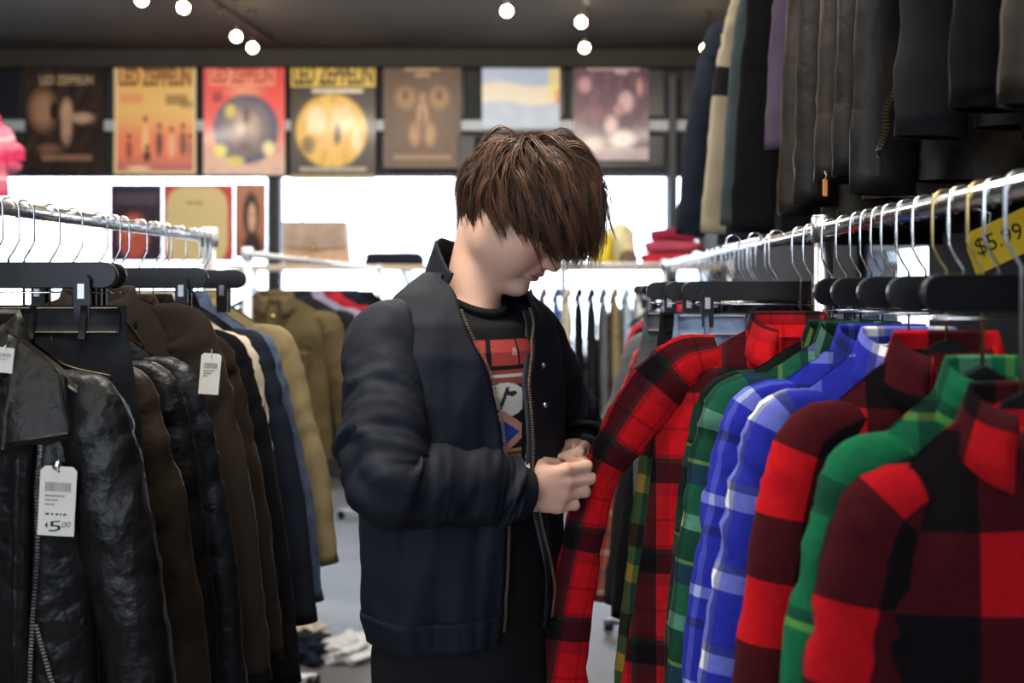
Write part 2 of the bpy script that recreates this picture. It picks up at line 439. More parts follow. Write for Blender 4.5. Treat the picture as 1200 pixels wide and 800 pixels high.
# window wall: openings given by photo pixels on the plane Y = YW
def wx(px): return (px - VX) / FPX * YW
def wz(py): return CAM_Z + (VY - py) / FPX * YW
WZ0, WZ1 = .92, wz(204)
OPEN = [(wx(-66), wx(316)), (wx(325), wx(536)), (wx(560), wx(784)), (wx(791), wx(822))]
m = MB()
m.box(((XL + XR) / 2, YW + .08, (WZ1 + ZC) / 2), (XR - XL, .16, ZC - WZ1))
m.box(((XL + XR) / 2, YW + .08, WZ0 / 2), (XR - XL, .16, WZ0))
edges = [XL] + [e for o in OPEN for e in o] + [XR]
for a, b in zip(edges[0::2], edges[1::2]):
    if b - a > .001: m.box(((a + b) / 2, YW + .08, (WZ0 + WZ1) / 2), (b - a, .16, WZ1 - WZ0))
struct(m.obj('wall_back', wall_dark))
for k, (a, b) in enumerate(OPEN):
    f = MB(); t = .022
    for x in (a + t / 2, b - t / 2): f.box((x, YW + .03, (WZ0 + WZ1) / 2), (t, .05, WZ1 - WZ0))
    for z in (WZ0 + t / 2, WZ1 - t / 2): f.box(((a + b) / 2, YW + .03, z), (b - a - 2 * t, .05, t))
    w = struct(f.obj('window_%d' % (k + 1), frame_m))
    MB().box(((a + b) / 2, YW + .04, (WZ0 + WZ1) / 2), (b - a - 2 * t, .006, WZ1 - WZ0 - 2 * t)).obj('pane', glass, w)
    MB().box(((a + b) / 2, YW - .04, WZ0 - .015), (b - a, .1, .03)).obj('window_sill', pale_trim, w)
# recessed dark panels of the wall above the windows, and the pale rail that runs between the posters
pn = bpy.data.objects['wall_back']
panel_m = mat('blue_black_panel', (.012, .015, .024), .35, var=.15)
for px0, px1 in ((-60, 28), (28, 128), (128, 236), (236, 338), (338, 445), (445, 548), (562, 665), (665, 782), (795, 822)):
    for py0, py1 in ((78, 139), (157, 198)):
        MB().box(((wx(px0) + wx(px1)) / 2, YW - .008, (wz(py0) + wz(py1)) / 2), (wx(px1) - wx(px0) - .05, .02, wz(py0) - wz(py1) - .03), .004).obj('panel', panel_m, pn)
struct(MB().box(((XL + XR) / 2, YW - .025, wz(148)), (XR - XL, .05, .085), .008).obj('trim_1', pale_trim))
struct(MB().box((wx(548), YW - .045, (wz(160) + WZ0) / 2), (.13, .09, wz(160) - WZ0), .008).obj('trim_2', frame_m))
struct(MB().box((wx(787), YW - .04, (wz(90) + WZ0) / 2), (.06, .08, wz(90) - WZ0), .008).obj('trim_3', frame_m))
struct(MB().box(((XL + XR) / 2, YW - .06, ZC - .07), (XR - XL, .12, .14), .01).obj('trim_4', wall_side))
beam = struct(MB().box(((XL + XR) / 2, 4.95, ZC - .06), (XR - XL, .22, .12), .01).obj('ceiling_beam', ceil_m))
for wx_ in ADDED_WASH: MB().prism([(-.06, -.10), (.05, -.19), (.075, -.15), (-.02, -.06)], (wx_ - .27, 5.09, ZC - .02), (0, 1, 0), (0, 0, 1), (.54, 0, 0)).obj('added_washer_housing', frame_m, beam)  # unseen housings made up for the added poster lights
struct(MB().box((XL + .01, (YW + YB) / 2, .06), (.02, YW - YB, .12)).obj('baseboard_left', frame_m))

# unseen housings and glowing diffusers added around the area lights
lamp_glow = mat_emit('added_lamp_diffuser', (1, .93, .84), 1.5)
for lx, ly, lsx, lsy, lp in ADDED_LAMPS:
    t = thing('added_ceiling_lamp', None, None, (lx, ly, ZC))
    MB().box((0, 0, -.04), (lsx + .1, lsy + .1, .08), .01).obj('housing', white_metal, t)
    MB().box((0, 0, -.09), (lsx, lsy, .02)).obj('diffuser', lamp_glow, t)
    tag(t, 'unseen long flat ceiling lamp added for light %s' % {40: 'over the far end of the aisle', 50: 'over the near end of the aisle', 16: 'over the floor behind the camera' if ly < 0 else 'over the floor beyond the leather jackets'}[lp], 'lamp')

# ------------------------------------------------------------------ distance-field sculpting (numpy) for bodies and other soft solids
class Field:
    def __init__(self, xs, ys, zs, far=.06):
        self.ax = [np.asarray(a, dtype=np.float32) for a in (xs, ys, zs)]
        self.D = np.full([len(a) for a in self.ax], far, dtype=np.float32)
    def _sub(self, lo, hi):
        sl = []
        for a, l, h in zip(self.ax, lo, hi):
            i = max(0, int(np.searchsorted(a, l)) - 1); j = min(len(a), int(np.searchsorted(a, h)) + 1)
            if j <= i: return None, None
            sl.append(slice(i, j))
        g = np.meshgrid(*[a[s] for a, s in zip(self.ax, sl)], indexing='ij', sparse=True)
        return tuple(sl), g
    def _mix(self, sl, d, k, cut):
        A = self.D[sl]
        if cut:
            d = -d
            h = np.maximum(k - np.abs(A - d), 0) / max(k, 1e-6)
            self.D[sl] = np.maximum(A, d) + h * h * k * .25
        else:
            h = np.maximum(k - np.abs(A - d), 0) / max(k, 1e-6)
            self.D[sl] = np.minimum(A, d) - h * h * k * .25
    def cap(self, a, b, ra, rb=None, k=.01, cut=False):
        rb = ra if rb is None else rb
        a = np.array(tuple(a)); b = np.array(tuple(b)); m = max(ra, rb) + k + .012
        sl, g = self._sub(np.minimum(a, b) - m, np.maximum(a, b) + m)
        if sl is None: return self
        ab = b - a; L2 = max(float(ab @ ab), 1e-9)
        t = sum((g[i] - a[i]) * ab[i] for i in range(3)) / L2
        t = np.clip(t, 0, 1)
        d = np.sqrt(sum((g[i] - a[i] - t * ab[i]) ** 2 for i in range(3))) - (ra + (rb - ra) * t)
        self._mix(sl, d, k, cut); return self
    def chain(self, pts, rs, k=.01):
        for p, q, r, s in zip(pts[:-1], pts[1:], rs[:-1], rs[1:]): self.cap(p, q, r, s, k)
        return self
    def ell(self, c, radii, axes=None, k=.01, cut=False):
        c = np.array(tuple(c)); R = np.array(radii, dtype=float)
        A = np.eye(3) if axes is None else np.array([tuple(v) for v in axes])
        ext = np.sqrt(((A * R[:, None]) ** 2).sum(0)) + k + .012
        sl, g = self._sub(c - ext, c + ext)
        if sl is None: return self
        q = [sum((g[j] - c[j]) * A[i][j] for j in range(3)) for i in range(3)]
        k0 = np.sqrt(sum((q[i] / R[i]) ** 2 for i in range(3))); k1 = np.sqrt(sum((q[i] / R[i] ** 2) ** 2 for i in range(3))) + 1e-6
        self._mix(sl, k0 * (k0 - 1) / k1, k, cut); return self
    def surface(self):
        D = self.D; S = D < 0
        n = np.zeros([s - 1 for s in D.shape], dtype=np.int8)
        for dx in (0, 1):
            for dy in (0, 1):
                for dz in (0, 1):
                    n += S[dx:S.shape[0] - 1 + dx, dy:S.shape[1] - 1 + dy, dz:S.shape[2] - 1 + dz]
        I = np.argwhere((n > 0) & (n < 8))
        del n
        idx = {}
        key = (I[:, 0] * D.shape[1] + I[:, 1]).astype(np.int64) * D.shape[2] + I[:, 2]
        X = [a.astype(np.float64) for a in self.ax]
        acc = np.zeros((len(I), 3)); cnt = np.zeros(len(I))
        for ax in range(3):
            o1, o2 = [k for k in range(3) if k != ax]
            for e1 in (0, 1):
                for e2 in (0, 1):
                    a = I.copy(); a[:, o1] += e1; a[:, o2] += e2
                    b = a.copy(); b[:, ax] += 1
                    da = D[a[:, 0], a[:, 1], a[:, 2]]; db = D[b[:, 0], b[:, 1], b[:, 2]]
                    m = (da < 0) != (db < 0)
                    t = np.where(m, da / np.where(m, da - db, 1), 0)
                    for j in range(3):
                        pa = X[j][a[:, j]]; pb = X[j][b[:, j]]
                        acc[:, j] += np.where(m, pa + t * (pb - pa), 0)
                    cnt += m
        V = acc / cnt[:, None]
        order = np.argsort(key); sk = key[order]
        def find(c):
            kk = (c[:, 0] * D.shape[1] + c[:, 1]).astype(np.int64) * D.shape[2] + c[:, 2]
            return order[np.searchsorted(sk, kk)]
        F = []
        for ax in range(3):
            o1, o2 = (ax + 1) % 3, (ax + 2) % 3
            sa = [slice(None)] * 3; sb = [slice(None)] * 3
            sa[ax] = slice(0, -1); sb[ax] = slice(1, None)
            A, B = S[tuple(sa)], S[tuple(sb)]
            E = np.argwhere(A != B)
            ok = (E[:, o1] > 0) & (E[:, o2] > 0) & (E[:, o1] < D.shape[o1] - 1) & (E[:, o2] < D.shape[o2] - 1)
            E = E[ok]
            inside = A[E[:, 0], E[:, 1], E[:, 2]]
            q = []
            for d1, d2 in ((1, 1), (0, 1), (0, 0), (1, 0)):
                c = E.copy(); c[:, o1] -= d1; c[:, o2] -= d2; q.append(find(c))
            q = np.stack(q, 1)
            q[~inside] = q[~inside][:, ::-1]
            F.append(q)
        return V, np.concatenate(F)

def axis(a, b, h): return np.arange(a, b + h, h)

def relax(V, F, n=1, lam=.5):
    for _ in range(n):
        S = np.zeros_like(V); c = np.zeros(len(V))
        for i, j in ((0, 1), (1, 2), (2, 3), (3, 0)):
            np.add.at(S, F[:, i], V[F[:, j]]); np.add.at(c, F[:, i], 1)
            np.add.at(S, F[:, j], V[F[:, i]]); np.add.at(c, F[:, j], 1)
        V = V + lam * (S / np.maximum(c, 1)[:, None] - V)
    return V

# ------------------------------------------------------------------ the shopper
PC = np.array([-.150, 1.655])                       # body axis on the floor
YAW = math.radians(48)
BF = np.array([math.sin(YAW), -math.cos(YAW), 0]); BR = np.array([-math.cos(YAW), -math.sin(YAW), 0]); UP = np.array([0, 0, 1.0])
def B(f, r, z): return np.array([PC[0], PC[1], z]) + f * BF + r * BR
HY, HP, HS = math.radians(66), math.radians(44), .93
_h = np.array([math.sin(HY), -math.cos(HY), 0]); HRt = np.cross(_h, UP)
HF = _h * math.cos(HP) - UP * math.sin(HP); HU = _h * math.sin(HP) + UP * math.cos(HP)
chin_at = np.array(tuple(P(603, 339, 1.655)))
HE = np.array([0, 0, -.005]) + chin_at + HS * (-.085 * HF + .115 * HU)
def H(f, u, r): return HE + HS * (f * HF + u * HU + r * HRt)
HAX = [HF, HU, HRt]

shR, shL = B(-.01, .150, 1.365), B(-.01, -.155, 1.37)
elR = np.array(tuple(P(455, 552, 1.44)));  elL = np.array([.035, 1.965, 1.165])
wrR = np.array(tuple(P(601, 576, 1.565))); wrL = np.array([.048, 1.775, 1.150])

def hand(fd, wr, v, up, pn, k=1.0, curl=(.25, 1.35, .75), spread=1.0, thumb=None):
    """palm, four unequal bent fingers and a thumb; v along the hand, up towards the thumb side, pn out of the palm"""
    v, up, pn = [np.array(a, dtype=float) / np.linalg.norm(a) for a in (v, up, pn)]
    mcp = []
    spec = [(.086, .029, .041, .024, .021, .0092), (.089, .0085, .045, .028, .022, .0094), (.083, -.0125, .042, .026, .021, .0089), (.074, -.032, .033, .019, .018, .0080)]
    fd.ell(wr + k * (.048 * v + .0 * up + .004 * pn), (.048 * k, .036 * k, .0135 * k), (v, up, pn), k=.012)
    fd.cap(wr - .02 * v, wr + k * .02 * v, .024, .022, k=.014)
    fd.cap(wr + k * (.014 * v + .014 * up + .01 * pn), wr + k * (.045 * v + .028 * up + .014 * pn), .016, .013, k=.012)
    for l, o, a, b, c, r in spec:
        m = wr + k * (l * v + o * up * spread)
        fd.cap(wr + k * (.02 * v + o * .45 * up), m, .011, r * 1.12 * k, k=.012)
        mcp.append(m)
    for (l, o, a, b, c, r), m in zip(spec, mcp):
        ang = 0; p = m; q = [p]
        for seg, cu in zip((a, b, c), curl):
            ang += cu
            d = v * math.cos(ang) + pn * math.sin(ang) + up * (o * .35)
            p = p + k * seg * d; q.append(p)
        f2 = [r * 1.05 * k, r * k, r * .92 * k, r * .78 * k]
        fd.cap(q[0], q[1], f2[0], f2[1], k=.006); fd.cap(q[1], q[1] + (q[2] - q[1]) * .02, f2[1] * 1.06, f2[1], k=.004)
        fd.cap(q[1], q[2], f2[1], f2[2], k=.003); fd.cap(q[2], q[3], f2[2], f2[3], k=.003)
    tb = thumb or ((.022, .026, .012), (.055, .036, .030), (.082, .028, .044), (.104, .018, .050))
    tp = [wr + k * (x * v + y * up + z * pn) for x, y, z in tb]
    fd.cap(tp[0], tp[1], .0145 * k, .0112 * k, k=.012); fd.cap(tp[1], tp[2], .0112 * k, .0102 * k, k=.004); fd.cap(tp[2], tp[3], .0102 * k, .0075 * k, k=.003)
    return mcp

zz = np.concatenate([np.arange(-.01, 1.02, .009), axis(1.02, 1.76, .0029)])
fd = Field(axis(-.46, .19, .0029), axis(1.36, 2.10, .0029), zz)
# torso, legs, feet
fd.ell(B(-.01, 0, 1.26), (.095, .155, .17), (BF, BR, UP), k=.03)
fd.ell(B(-.005, 0, 1.08), (.088, .135, .16), (BF, BR, UP), k=.05)
fd.ell(B(-.01, 0, .93), (.09, .130, .12), (BF, BR, UP), k=.05)
fd.cap(B(-.01, .10, 1.36), B(-.01, -.10, 1.36), .052, k=.04)
for s in (1, -1):
    fd.chain([B(0, .075 * s, .88), B(.02, .090 * s, .48), B(-.01, .095 * s, .085)], [.074, .054, .038], k=.03)
    fd.cap(B(-.03, .095 * s, .055), B(.10, .105 * s, .040), .036, .030, k=.03)
# arms
fd.chain([shR, elR, wrR], [.044, .036, .027], k=.02)
fd.chain([shL, elL, wrL], [.044, .036, .027], k=.02)
hv = np.array([.955, .30, .02])
RH = hand(fd, wrR, hv, (0.02, -.05, 1), (-.30, .95, .04))
LH = hand(fd, wrL, (.10, -.98, .06), (-.35, .02, .94), (-.93, -.1, -.3), k=.96, curl=(.35, 1.1, .7))
# neck and head
nb = B(-.005, 0, 1.36)
fd.cap(nb, H(-.044, -.066, 0), .052, .0435, k=.02)
fd.cap(H(.010, -.092, 0), B(.030, .0, 1.41), .012, .014, k=.022)
fd.ell(H(-.012, .040, 0), (.096 * HS, .088 * HS, .076 * HS), HAX, k=.02)
fd.ell(H(.030, -.030, 0), (.060 * HS, .085 * HS, .061 * HS), HAX, k=.03)
for s in (1, -1):
    fd.cap(H(.068, -.103, .010 * s), H(.005, -.070, .046 * s), .015, .015, k=.02)
    fd.cap(H(.005, -.070, .046 * s), H(-.008, -.02, .060 * s), .015, .014, k=.022)
    fd.ell(H(.060, -.030, .040 * s), (.022, .022, .022), HAX, k=.03)
    fd.ell(H(.034, -.058, .034 * s), (.040, .042, .026), HAX, k=.03)
    fd.ell(H(-.012, -.045, .040 * s), (.036, .045, .026), HAX, k=.03)
    fd.ell(H(.080, .026, .024 * s), (.014, .011, .024), HAX, k=.016)
    fd.ell(H(.097, .002, .033 * s), (.013, .011, .016), HAX, k=.014, cut=True)
    fd.ell(H(.0765, .000, .032 * s), (.0125, .0115, .0150), HAX, k=.004)
    fd.ell(H(.0775, -.0065, .032 * s), (.0120, .0040, .0140), HAX, k=.002)
    # ear: rim, lobe and bowl
    fd.ell(H(-.006, -.006, .070 * s), (.019, .030, .007), HAX, k=.006)
    fd.ell(H(-.003, -.002, .078 * s), (.010, .016, .005), HAX, k=.004, cut=True)
fd.cap(H(.084, .016, 0), H(.107, -.026, 0), .0085, .0095, k=.012)
fd.ell(H(.108, -.029, 0), (.0105, .0095, .0105), HAX, k=.006)
for s in (1, -1):
    fd.ell(H(.097, -.034, .012 * s), (.011, .0078, .0075), HAX, k=.005)
    fd.ell(H(.101, -.0415, .0072 * s), (.0060, .0030, .0035), HAX, k=.002, cut=True)
fd.ell(H(.086, -.055, 0), (.012, .018, .022), HAX, k=.012)
fd.ell(H(.0945, -.0585, 0), (.0085, .0050, .0215), HAX, k=.004)
fd.ell(H(.0925, -.0705, 0), (.0088, .0058, .0190), HAX, k=.004)
fd.ell(H(.103, -.0640, 0), (.010, .0011, .021), HAX, k=.0025, cut=True)
fd.ell(H(.080, -.102, 0), (.019, .016, .020), HAX, k=.018)
V, F = fd.surface()
del fd
V = relax(V, F, 1, .35)
# complexion
loc = (V - HE) / HS; lf, lu, lr = loc @ HF, loc @ HU, loc @ HRt
col = np.tile(np.array([.76, .465, .335]), (len(V), 1))
def blend(mask, c):
    global col
    m_ = np.clip(mask, 0, 1)[:, None]; col = col * (1 - m_) + np.array(c) * m_
def spot(f, u, r, s, c, a):
    blend(a * np.exp(-(((lf - f) ** 2 + (lu - u) ** 2 + (np.abs(lr) - r) ** 2) / s ** 2)), c)
spot(.075, -.030, .045, .022, (.62, .25, .19), .75)
spot(.105, -.030, 0, .014, (.60, .25, .19), .6)
spot(.05, -.085, .05, .03, (.56, .33, .26), .4)
inh = (np.abs(lr) < .12) & (lf > .0) & (np.abs(lu) < .2)
lip = inh & (lf > .086) & (lu > -.0765) & (lu < -.0545)
blend(np.where(lip, np.clip(1.15 - (np.abs(lr) / .021) ** 4, 0, 1) * .85, 0), (.47, .145, .135))
blend(np.where(inh & (np.abs(lu + .0640) < .0016) & (lf > .082) & (np.abs(lr) < .021), .8, 0), (.12, .03, .03))
brow = inh & (lf > .06) & (np.abs(lu - (.022 - .12 * (np.abs(lr) - .03) ** 2 / .03)) < .0042) & (np.abs(lr) > .012) & (np.abs(lr) < .052)
blend(np.where(brow, .85, 0), (.065, .035, .022))
lash = inh & (lf > .07) & (np.abs(lu + .0065 - .12 * (np.abs(lr) - .032) ** 2 / .03) < .0017) & (np.abs(np.abs(lr) - .032) < .0145)
blend(np.where(lash, .9, 0), (.03, .018, .014))
spot(-.006, -.006, .075, .02, (.62, .26, .20), .5)
for pts in (RH, LH):
    for q in pts:
        blend(.35 * np.exp(-((V - q) ** 2).sum(1) / .011 ** 2), (.60, .24, .17))
skin = mat_col('skin', rough=.50, spec=.35, sss=.18, bump=.12, bscale=900)
person = thing('person', 'young person with brown hair in a navy jacket, head bowed over a plaid sleeve', 'person', (PC[0], PC[1], 0))
po = np.array([PC[0], PC[1], 0])
body = mesh_obj('body', V - po, F, skin, person, col=col)
del V, F, loc, lf, lu, lr

def pgrid(name, G, m, parent=person, closed=False, uv=None, thick=0.0):
    """grid of points nv x nu in world space -> mesh child of the shopper"""
    nv, nu = G.shape[:2]
    o = mesh_obj(name, G.reshape(-1, 3) - po, grid_faces(nv, nu, closed), m, parent, uv=uv)
    if thick:
        s = o.modifiers.new('solid', 'SOLIDIFY'); s.thickness = thick; s.offset = 0
    return o

# ---- trousers (sculpted), shoes
fd = Field(axis(-.44, .14, .006), axis(1.40, 1.96, .006), axis(.0, 1.02, .006))
fd.ell(B(-.005, 0, .93), (.106, .150, .14), (BF, BR, UP), k=.04)
for s in (1, -1):
    fd.chain([B(.0, .078 * s, .86), B(.022, .094 * s, .48), B(-.005, .100 * s, .09)], [.092, .080, .076], k=.03)
V, F = fd.surface()
V += (nz(V[:, 0], V[:, 1], V[:, 2] * .6, 3, 9) * .0045)[:, None] * (V - np.array([PC[0], PC[1], 0]))* np.array([6, 6, 0])
black_cotton = mat('black_cotton', (.0085, .0085, .0100), .88, var=.2, bump=.4, bscale=500, spec=.2, crease=.25)
mesh_obj('trousers', V - po, F, black_cotton, person)
fd = Field(axis(-.44, .18, .005), axis(1.36, 1.96, .005), axis(-.012, .14, .005))
for s in (1, -1):
    fd.cap(B(-.05, .098 * s, .060), B(.03, .104 * s, .058), .050, .046, k=.03)
    fd.cap(B(.03, .104 * s, .050), B(.135, .114 * s, .038), .046, .036, k=.03)
    fd.cap(B(-.05, .098 * s, .014), B(.15, .116 * s, .014), .048, .042, k=.006)
fd.D[:, :, :3] = .05
V, F = fd.surface()
mesh_obj('shoes', V - po, F, worn_leather, person)

# ---- T-shirt
TEE = mat('black_tee_jersey', (.012, .012, .014), .9, var=.15, bump=.4, bscale=600, spec=.15)
def tee_prof(z):
    zs = [.80, .92, 1.05, 1.18, 1.28, 1.35, 1.40, 1.435, 1.455]
    a = np.interp(z, zs, [.150, .150, .148, .158, .166, .160, .128, .078, .060])
    b = np.interp(z, zs, [.104, .102, .098, .106, .110, .104, .088, .068, .059])
    return a, b
def tee_pt(al, z, off=0.0):
    a, b = tee_prof(z)
    w = nz(al * 1.2, z * 3, z * 0, 5, 1.2) * .003
    drop = -.035 * smoothstep((z - 1.38) / .075) * np.cos(al) - .012 * smoothstep((z - 1.38) / .075)
    zz_ = z + drop
    x = (b + off + w) * np.cos(al); y = (a + off + w) * np.sin(al)
    lean = -.02 * (z - 1.1) + .012
    return np.stack([PC[0] + (x + lean) * BF[0] + y * BR[0], PC[1] + (x + lean) * BF[1] + y * BR[1], zz_], -1)
al, z = np.meshgrid(np.linspace(0, 2 * np.pi, 72, endpoint=False), np.linspace(.80, 1.455, 60))
tee = pgrid('t_shirt', tee_pt(al, z), TEE, closed=True)
tee['label'] = 'black crew neck T-shirt'
al, t = np.meshgrid(np.linspace(0, 2 * np.pi, 72, endpoint=False), np.linspace(0, 1, 9))
G = tee_pt(al, 1.455 + 0 * al, .001)
G = G + (np.sin(t * np.pi)[..., None] * .006) * np.stack([np.cos(al) * BF[0] + np.sin(al) * BR[0], np.cos(al) * BF[1] + np.sin(al) * BR[1], 0 * al], -1) + np.stack([0 * t, 0 * t, (t - .5) * .018], -1)
pgrid('neckband', G, TEE, parent=tee, closed=True)
# printed graphic: blocks of flat colour on the chest (abstract), laid over the jersey
al, z = np.meshgrid(np.linspace(-.55, .85, 110), np.linspace(1.155, 1.372, 130))
G = tee_pt(al, z, .0012)
pcol = np.tile(np.array([.012, .012, .014]), (al.size, 1)).reshape(130, 110, 3)
U = (al + .55) / 1.4; W = (z - 1.155) / .217            # print coordinates 0..1, W up
def pr(mask, c): pcol[mask] = c
nb_ = nz(U * 3, W * 3, 0 * U, 8, 2)
REDP, CRM, GRNP, BLUP, GLD, PNK = (.50, .07, .06), (.70, .68, .60), (.12, .22, .12), (.03, .07, .35), (.45, .26, .08), (.62, .30, .22)
pr((W > .80) & (W < .985) & (U > .10) & (U < .60) & (np.abs(U - .345) > .012), REDP)
pr((W > .80) & (W < .985) & (U > .65) & (U < .92), REDP)
pr((W > .87) & (W < .93) & (U > .36) & (U < .60) & (nb_ > .1), (.68, .35, .28))
pr((W > .66) & (W < .77) & (U > .15 + .4 * (W - .66)) & (U < .75), (.32, .08, .06))
pr((W > .72) & (W < .74) & (U > .2) & (U < .7), CRM)
pr(((U - .50) / .20) ** 2 + ((W - .555) / .125) ** 2 < 1, CRM)
pr((np.abs((U - .52) + .5 * (W - .55)) < .018) & (np.abs(W - .56) < .09), (.03, .03, .03))
pr((((U - .44) / .05) ** 2 + ((W - .60) / .02) ** 2 < 1), (.03, .03, .03))
pr((np.abs(U - .64 - .25 * (W - .5)) < .035) & (W > .36) & (W < .70), GRNP)
pr((np.abs(U - .74 - .15 * (W - .5)) < .022) & (W > .30) & (W < .66), CRM)
pr((np.abs(U - .52) < .27 * (1 - np.abs(W - .32) / .16)) & (np.abs(W - .32) < .16), PNK)
pr((np.abs(U - .53) < .17 * (1 - np.abs(W - .315) / .10)) & (np.abs(W - .315) < .10), BLUP)
pr((W > .13) & (W < .20) & (U > .25) & (U < .80), GLD)
pr((np.abs(W - .165) < .012) & (U > .25) & (U < .80), (.10, .05, .02))
for c0 in (.34, .47, .60, .73): pr((np.abs(U - c0) < .055 * (W / .13)) & (W < .13), CRM if c0 != .60 else (.40, .36, .20))
print_m = mat_col('screen_print', rough=.75, spec=.2, bump=.25, bscale=500)
mesh_obj('printed_graphic', G.reshape(-1, 3) - po, grid_faces(130, 110), print_m, tee, col=pcol)['label'] = 'red, cream and blue printed graphic'

# ---- jacket
JKT = mat('navy_jacket_cloth', (.0062, .0090, .0165), .72, var=.2, vscale=5, bump=.35, bscale=700, spec=.28, crease=.5, cscale=14)
LIN = mat('grey_jacket_lining', (.052, .054, .062), .75, var=.15, bump=.3, bscale=500, spec=.25)
def jac_prof(z):
    zs = [.885, .905, .94, 1.02, 1.15, 1.27, 1.345, 1.395, 1.440, 1.475]
    a = np.interp(z, zs, [.166, .168, .178, .184, .186, .190, .188, .172, .128, .070])
    b = np.interp(z, zs, [.118, .120, .128, .132, .132, .130, .124, .108, .086, .066])
    return a, b
def jac_axis(z):
    f = -.02 * (z - 1.1) + .004
    return f
def jac_pt(al, z, off=0.0, wr=1.0):
    a, b = jac_prof(z)
    x, y = np.cos(al), np.sin(al)
    n = nz(al * 1.1, z * 2.2, 0 * z, 11, 1.0) * .007 + (.5 - np.abs(nz(al * 2.2, z * 5 + al, 0 * z, 12, 1.0))) * .007 + (.5 - np.abs(nz(al * 4, z * 3 + .5 * al, 0 * z, 14, 1.0))) * .004
    fold = .006 * np.sin(al * 9 + 3 * z) * smoothstep((1.1 - z) / .2) + .004 * np.sin(z * 55 + 4 * np.sin(al * 2)) * smoothstep((1.02 - z) / .1) * smoothstep((z - .93) / .03)
    o = off + wr * (n + fold) * (1 - smoothstep((z - 1.41) / .05))
    f = (b + o) * x + jac_axis(z); r = (a + o) * y
    return np.stack([PC[0] + f * BF[0] + r * BR[0], PC[1] + f * BF[1] + r * BR[1], z + 0 * al], -1)
ZN = 90
zr = np.linspace(.922, 1.475, ZN)
# front edges, metres from the centre line towards the wearer's right (+)
eR = np.interp(zr, [.885, 1.00, 1.12, 1.17, 1.24, 1.31, 1.36, 1.40, 1.455], [.046, .044, .043, .045, .052, .066, .085, .092, .082])
eL = np.interp(zr, [.885, .95, 1.05, 1.12, 1.17, 1.24, 1.30, 1.36, 1.40, 1.455], [-.062, -.056, -.034, -.018, -.008, -.012, -.012, -.034, -.052, -.066])
aR = np.arcsin(np.clip(eR / jac_prof(zr)[0], -.95, .95)); aL = np.arcsin(np.clip(eL / jac_prof(zr)[0], -.95, .95))
T = np.linspace(0, 1, 150)
al = aR[:, None] + (2 * np.pi + aL - aR)[:, None] * T[None]
G = jac_pt(al, np.repeat(zr[:, None], 150, 1))
G += (np.exp(-((T - 0) / .02) ** 2) + np.exp(-((T - 1) / .02) ** 2))[None, :, None] * .006 * BF
jacket = pgrid('jacket', G, JKT, thick=.004)
jacket['label'] = 'navy blue zip jacket worn open'
# hem band
hb = np.linspace(0, 1, 8)
al2 = aR[0] + (2 * np.pi + aL[0] - aR[0]) * T[None] + 0 * hb[:, None]
G2 = jac_pt(al2, .898 + .05 * hb[:, None] + 0 * al2, .0045, .8) + (.003 * np.sin(al2 * 45))[..., None] * (np.cos(al2)[..., None] * BF + np.sin(al2)[..., None] * BR) * 0.5
pgrid('hem_band', G2, JKT, parent=jacket, thick=.004)
# facing strips (grey lining folded out) and brass zips along both front edges
for nm, al_e, sg in (('zip', aR, 1), ('zip', aL, -1)):
    w = np.linspace(0, 1, 5)
    alf = al_e[:, None] + sg * (.002 + .22 * w[None])
    Gf = jac_pt(alf, np.repeat(zr[:, None], 5, 1), -.005 - .004 * w[None])
    pgrid('facing', Gf[:80], LIN, parent=jacket, thick=.002)
    E = jac_pt(al_e - sg * .012, zr, .0055)[: int(ZN * .93)] + .006 * BF
    m = MB()
    path = catmull(E[::4], 260)
    tang = np.gradient(path, axis=0); tang /= np.linalg.norm(tang, axis=1)[:, None]
    for i in range(0, 260, 2):
        c = path[i] - po; t_ = tang[i]; s_ = np.cross(t_, BF); s_ /= np.linalg.norm(s_); n_ = np.cross(s_, t_)
        h = .0011; V8 = [c + a * h * t_ + b * .0022 * s_ + d * .0011 * n_ for a in (-1, 1) for b in (-1, 1) for d in (-1, 1)]
        m.add(V8, [(0, 1, 3, 2), (4, 6, 7, 5), (0, 4, 5, 1), (2, 3, 7, 6), (0, 2, 6, 4), (1, 5, 7, 3)])
    z_ = m.obj('zip_teeth', pale_brass, jacket); z_['kind'] = 'stuff'
for zq in (1.325, 1.262):                            # two small snaps on the far front panel
    q_ = jac_pt(np.array([aL[int((zq - .922) / .553 * ZN)] - .20]), np.array([zq]), .006)[0] - po
    MB().lathe([(0.0005, -.003), (.004, -.002), (.005, .001), (.0005, .002)], tuple(q_), 10, 1).obj('snap', galv, jacket, smooth=True)
# collar: stands at the nape, lies open at the front
nc, mc = 70, 12
s0 = np.linspace(aR[-1] - .02, 2 * np.pi + aL[-1] + .02, nc)
rows = np.linspace(0, 1, mc)
G = np.zeros((mc, nc, 3))
for j, t in enumerate(rows):
    front = np.cos(s0)                                  # 1 at front, -1 at nape
    up = .074 * t * (1 - .25 * smoothstep((front + .1) / 1.1))
    outw = .014 - .014 * t + .010 * smoothstep((front + .35) / 1.1) * t
    rad_f = (.060 + outw) * np.cos(s0) + .004 + .014 * t; rad_r = (.062 + outw) * np.sin(s0)
    zc = 1.446 + up - .040 * t * smoothstep((front + .55) / .9) + .012 * smoothstep(-front) + .0025 * nz(s0, 0 * s0 + t, 0 * s0, 15, 2)
    G[j] = np.stack([PC[0] + rad_f * BF[0] + rad_r * BR[0], PC[1] + rad_f * BF[1] + rad_r * BR[1], zc], -1)
pgrid('collar', G, JKT, parent=jacket, thick=.004)

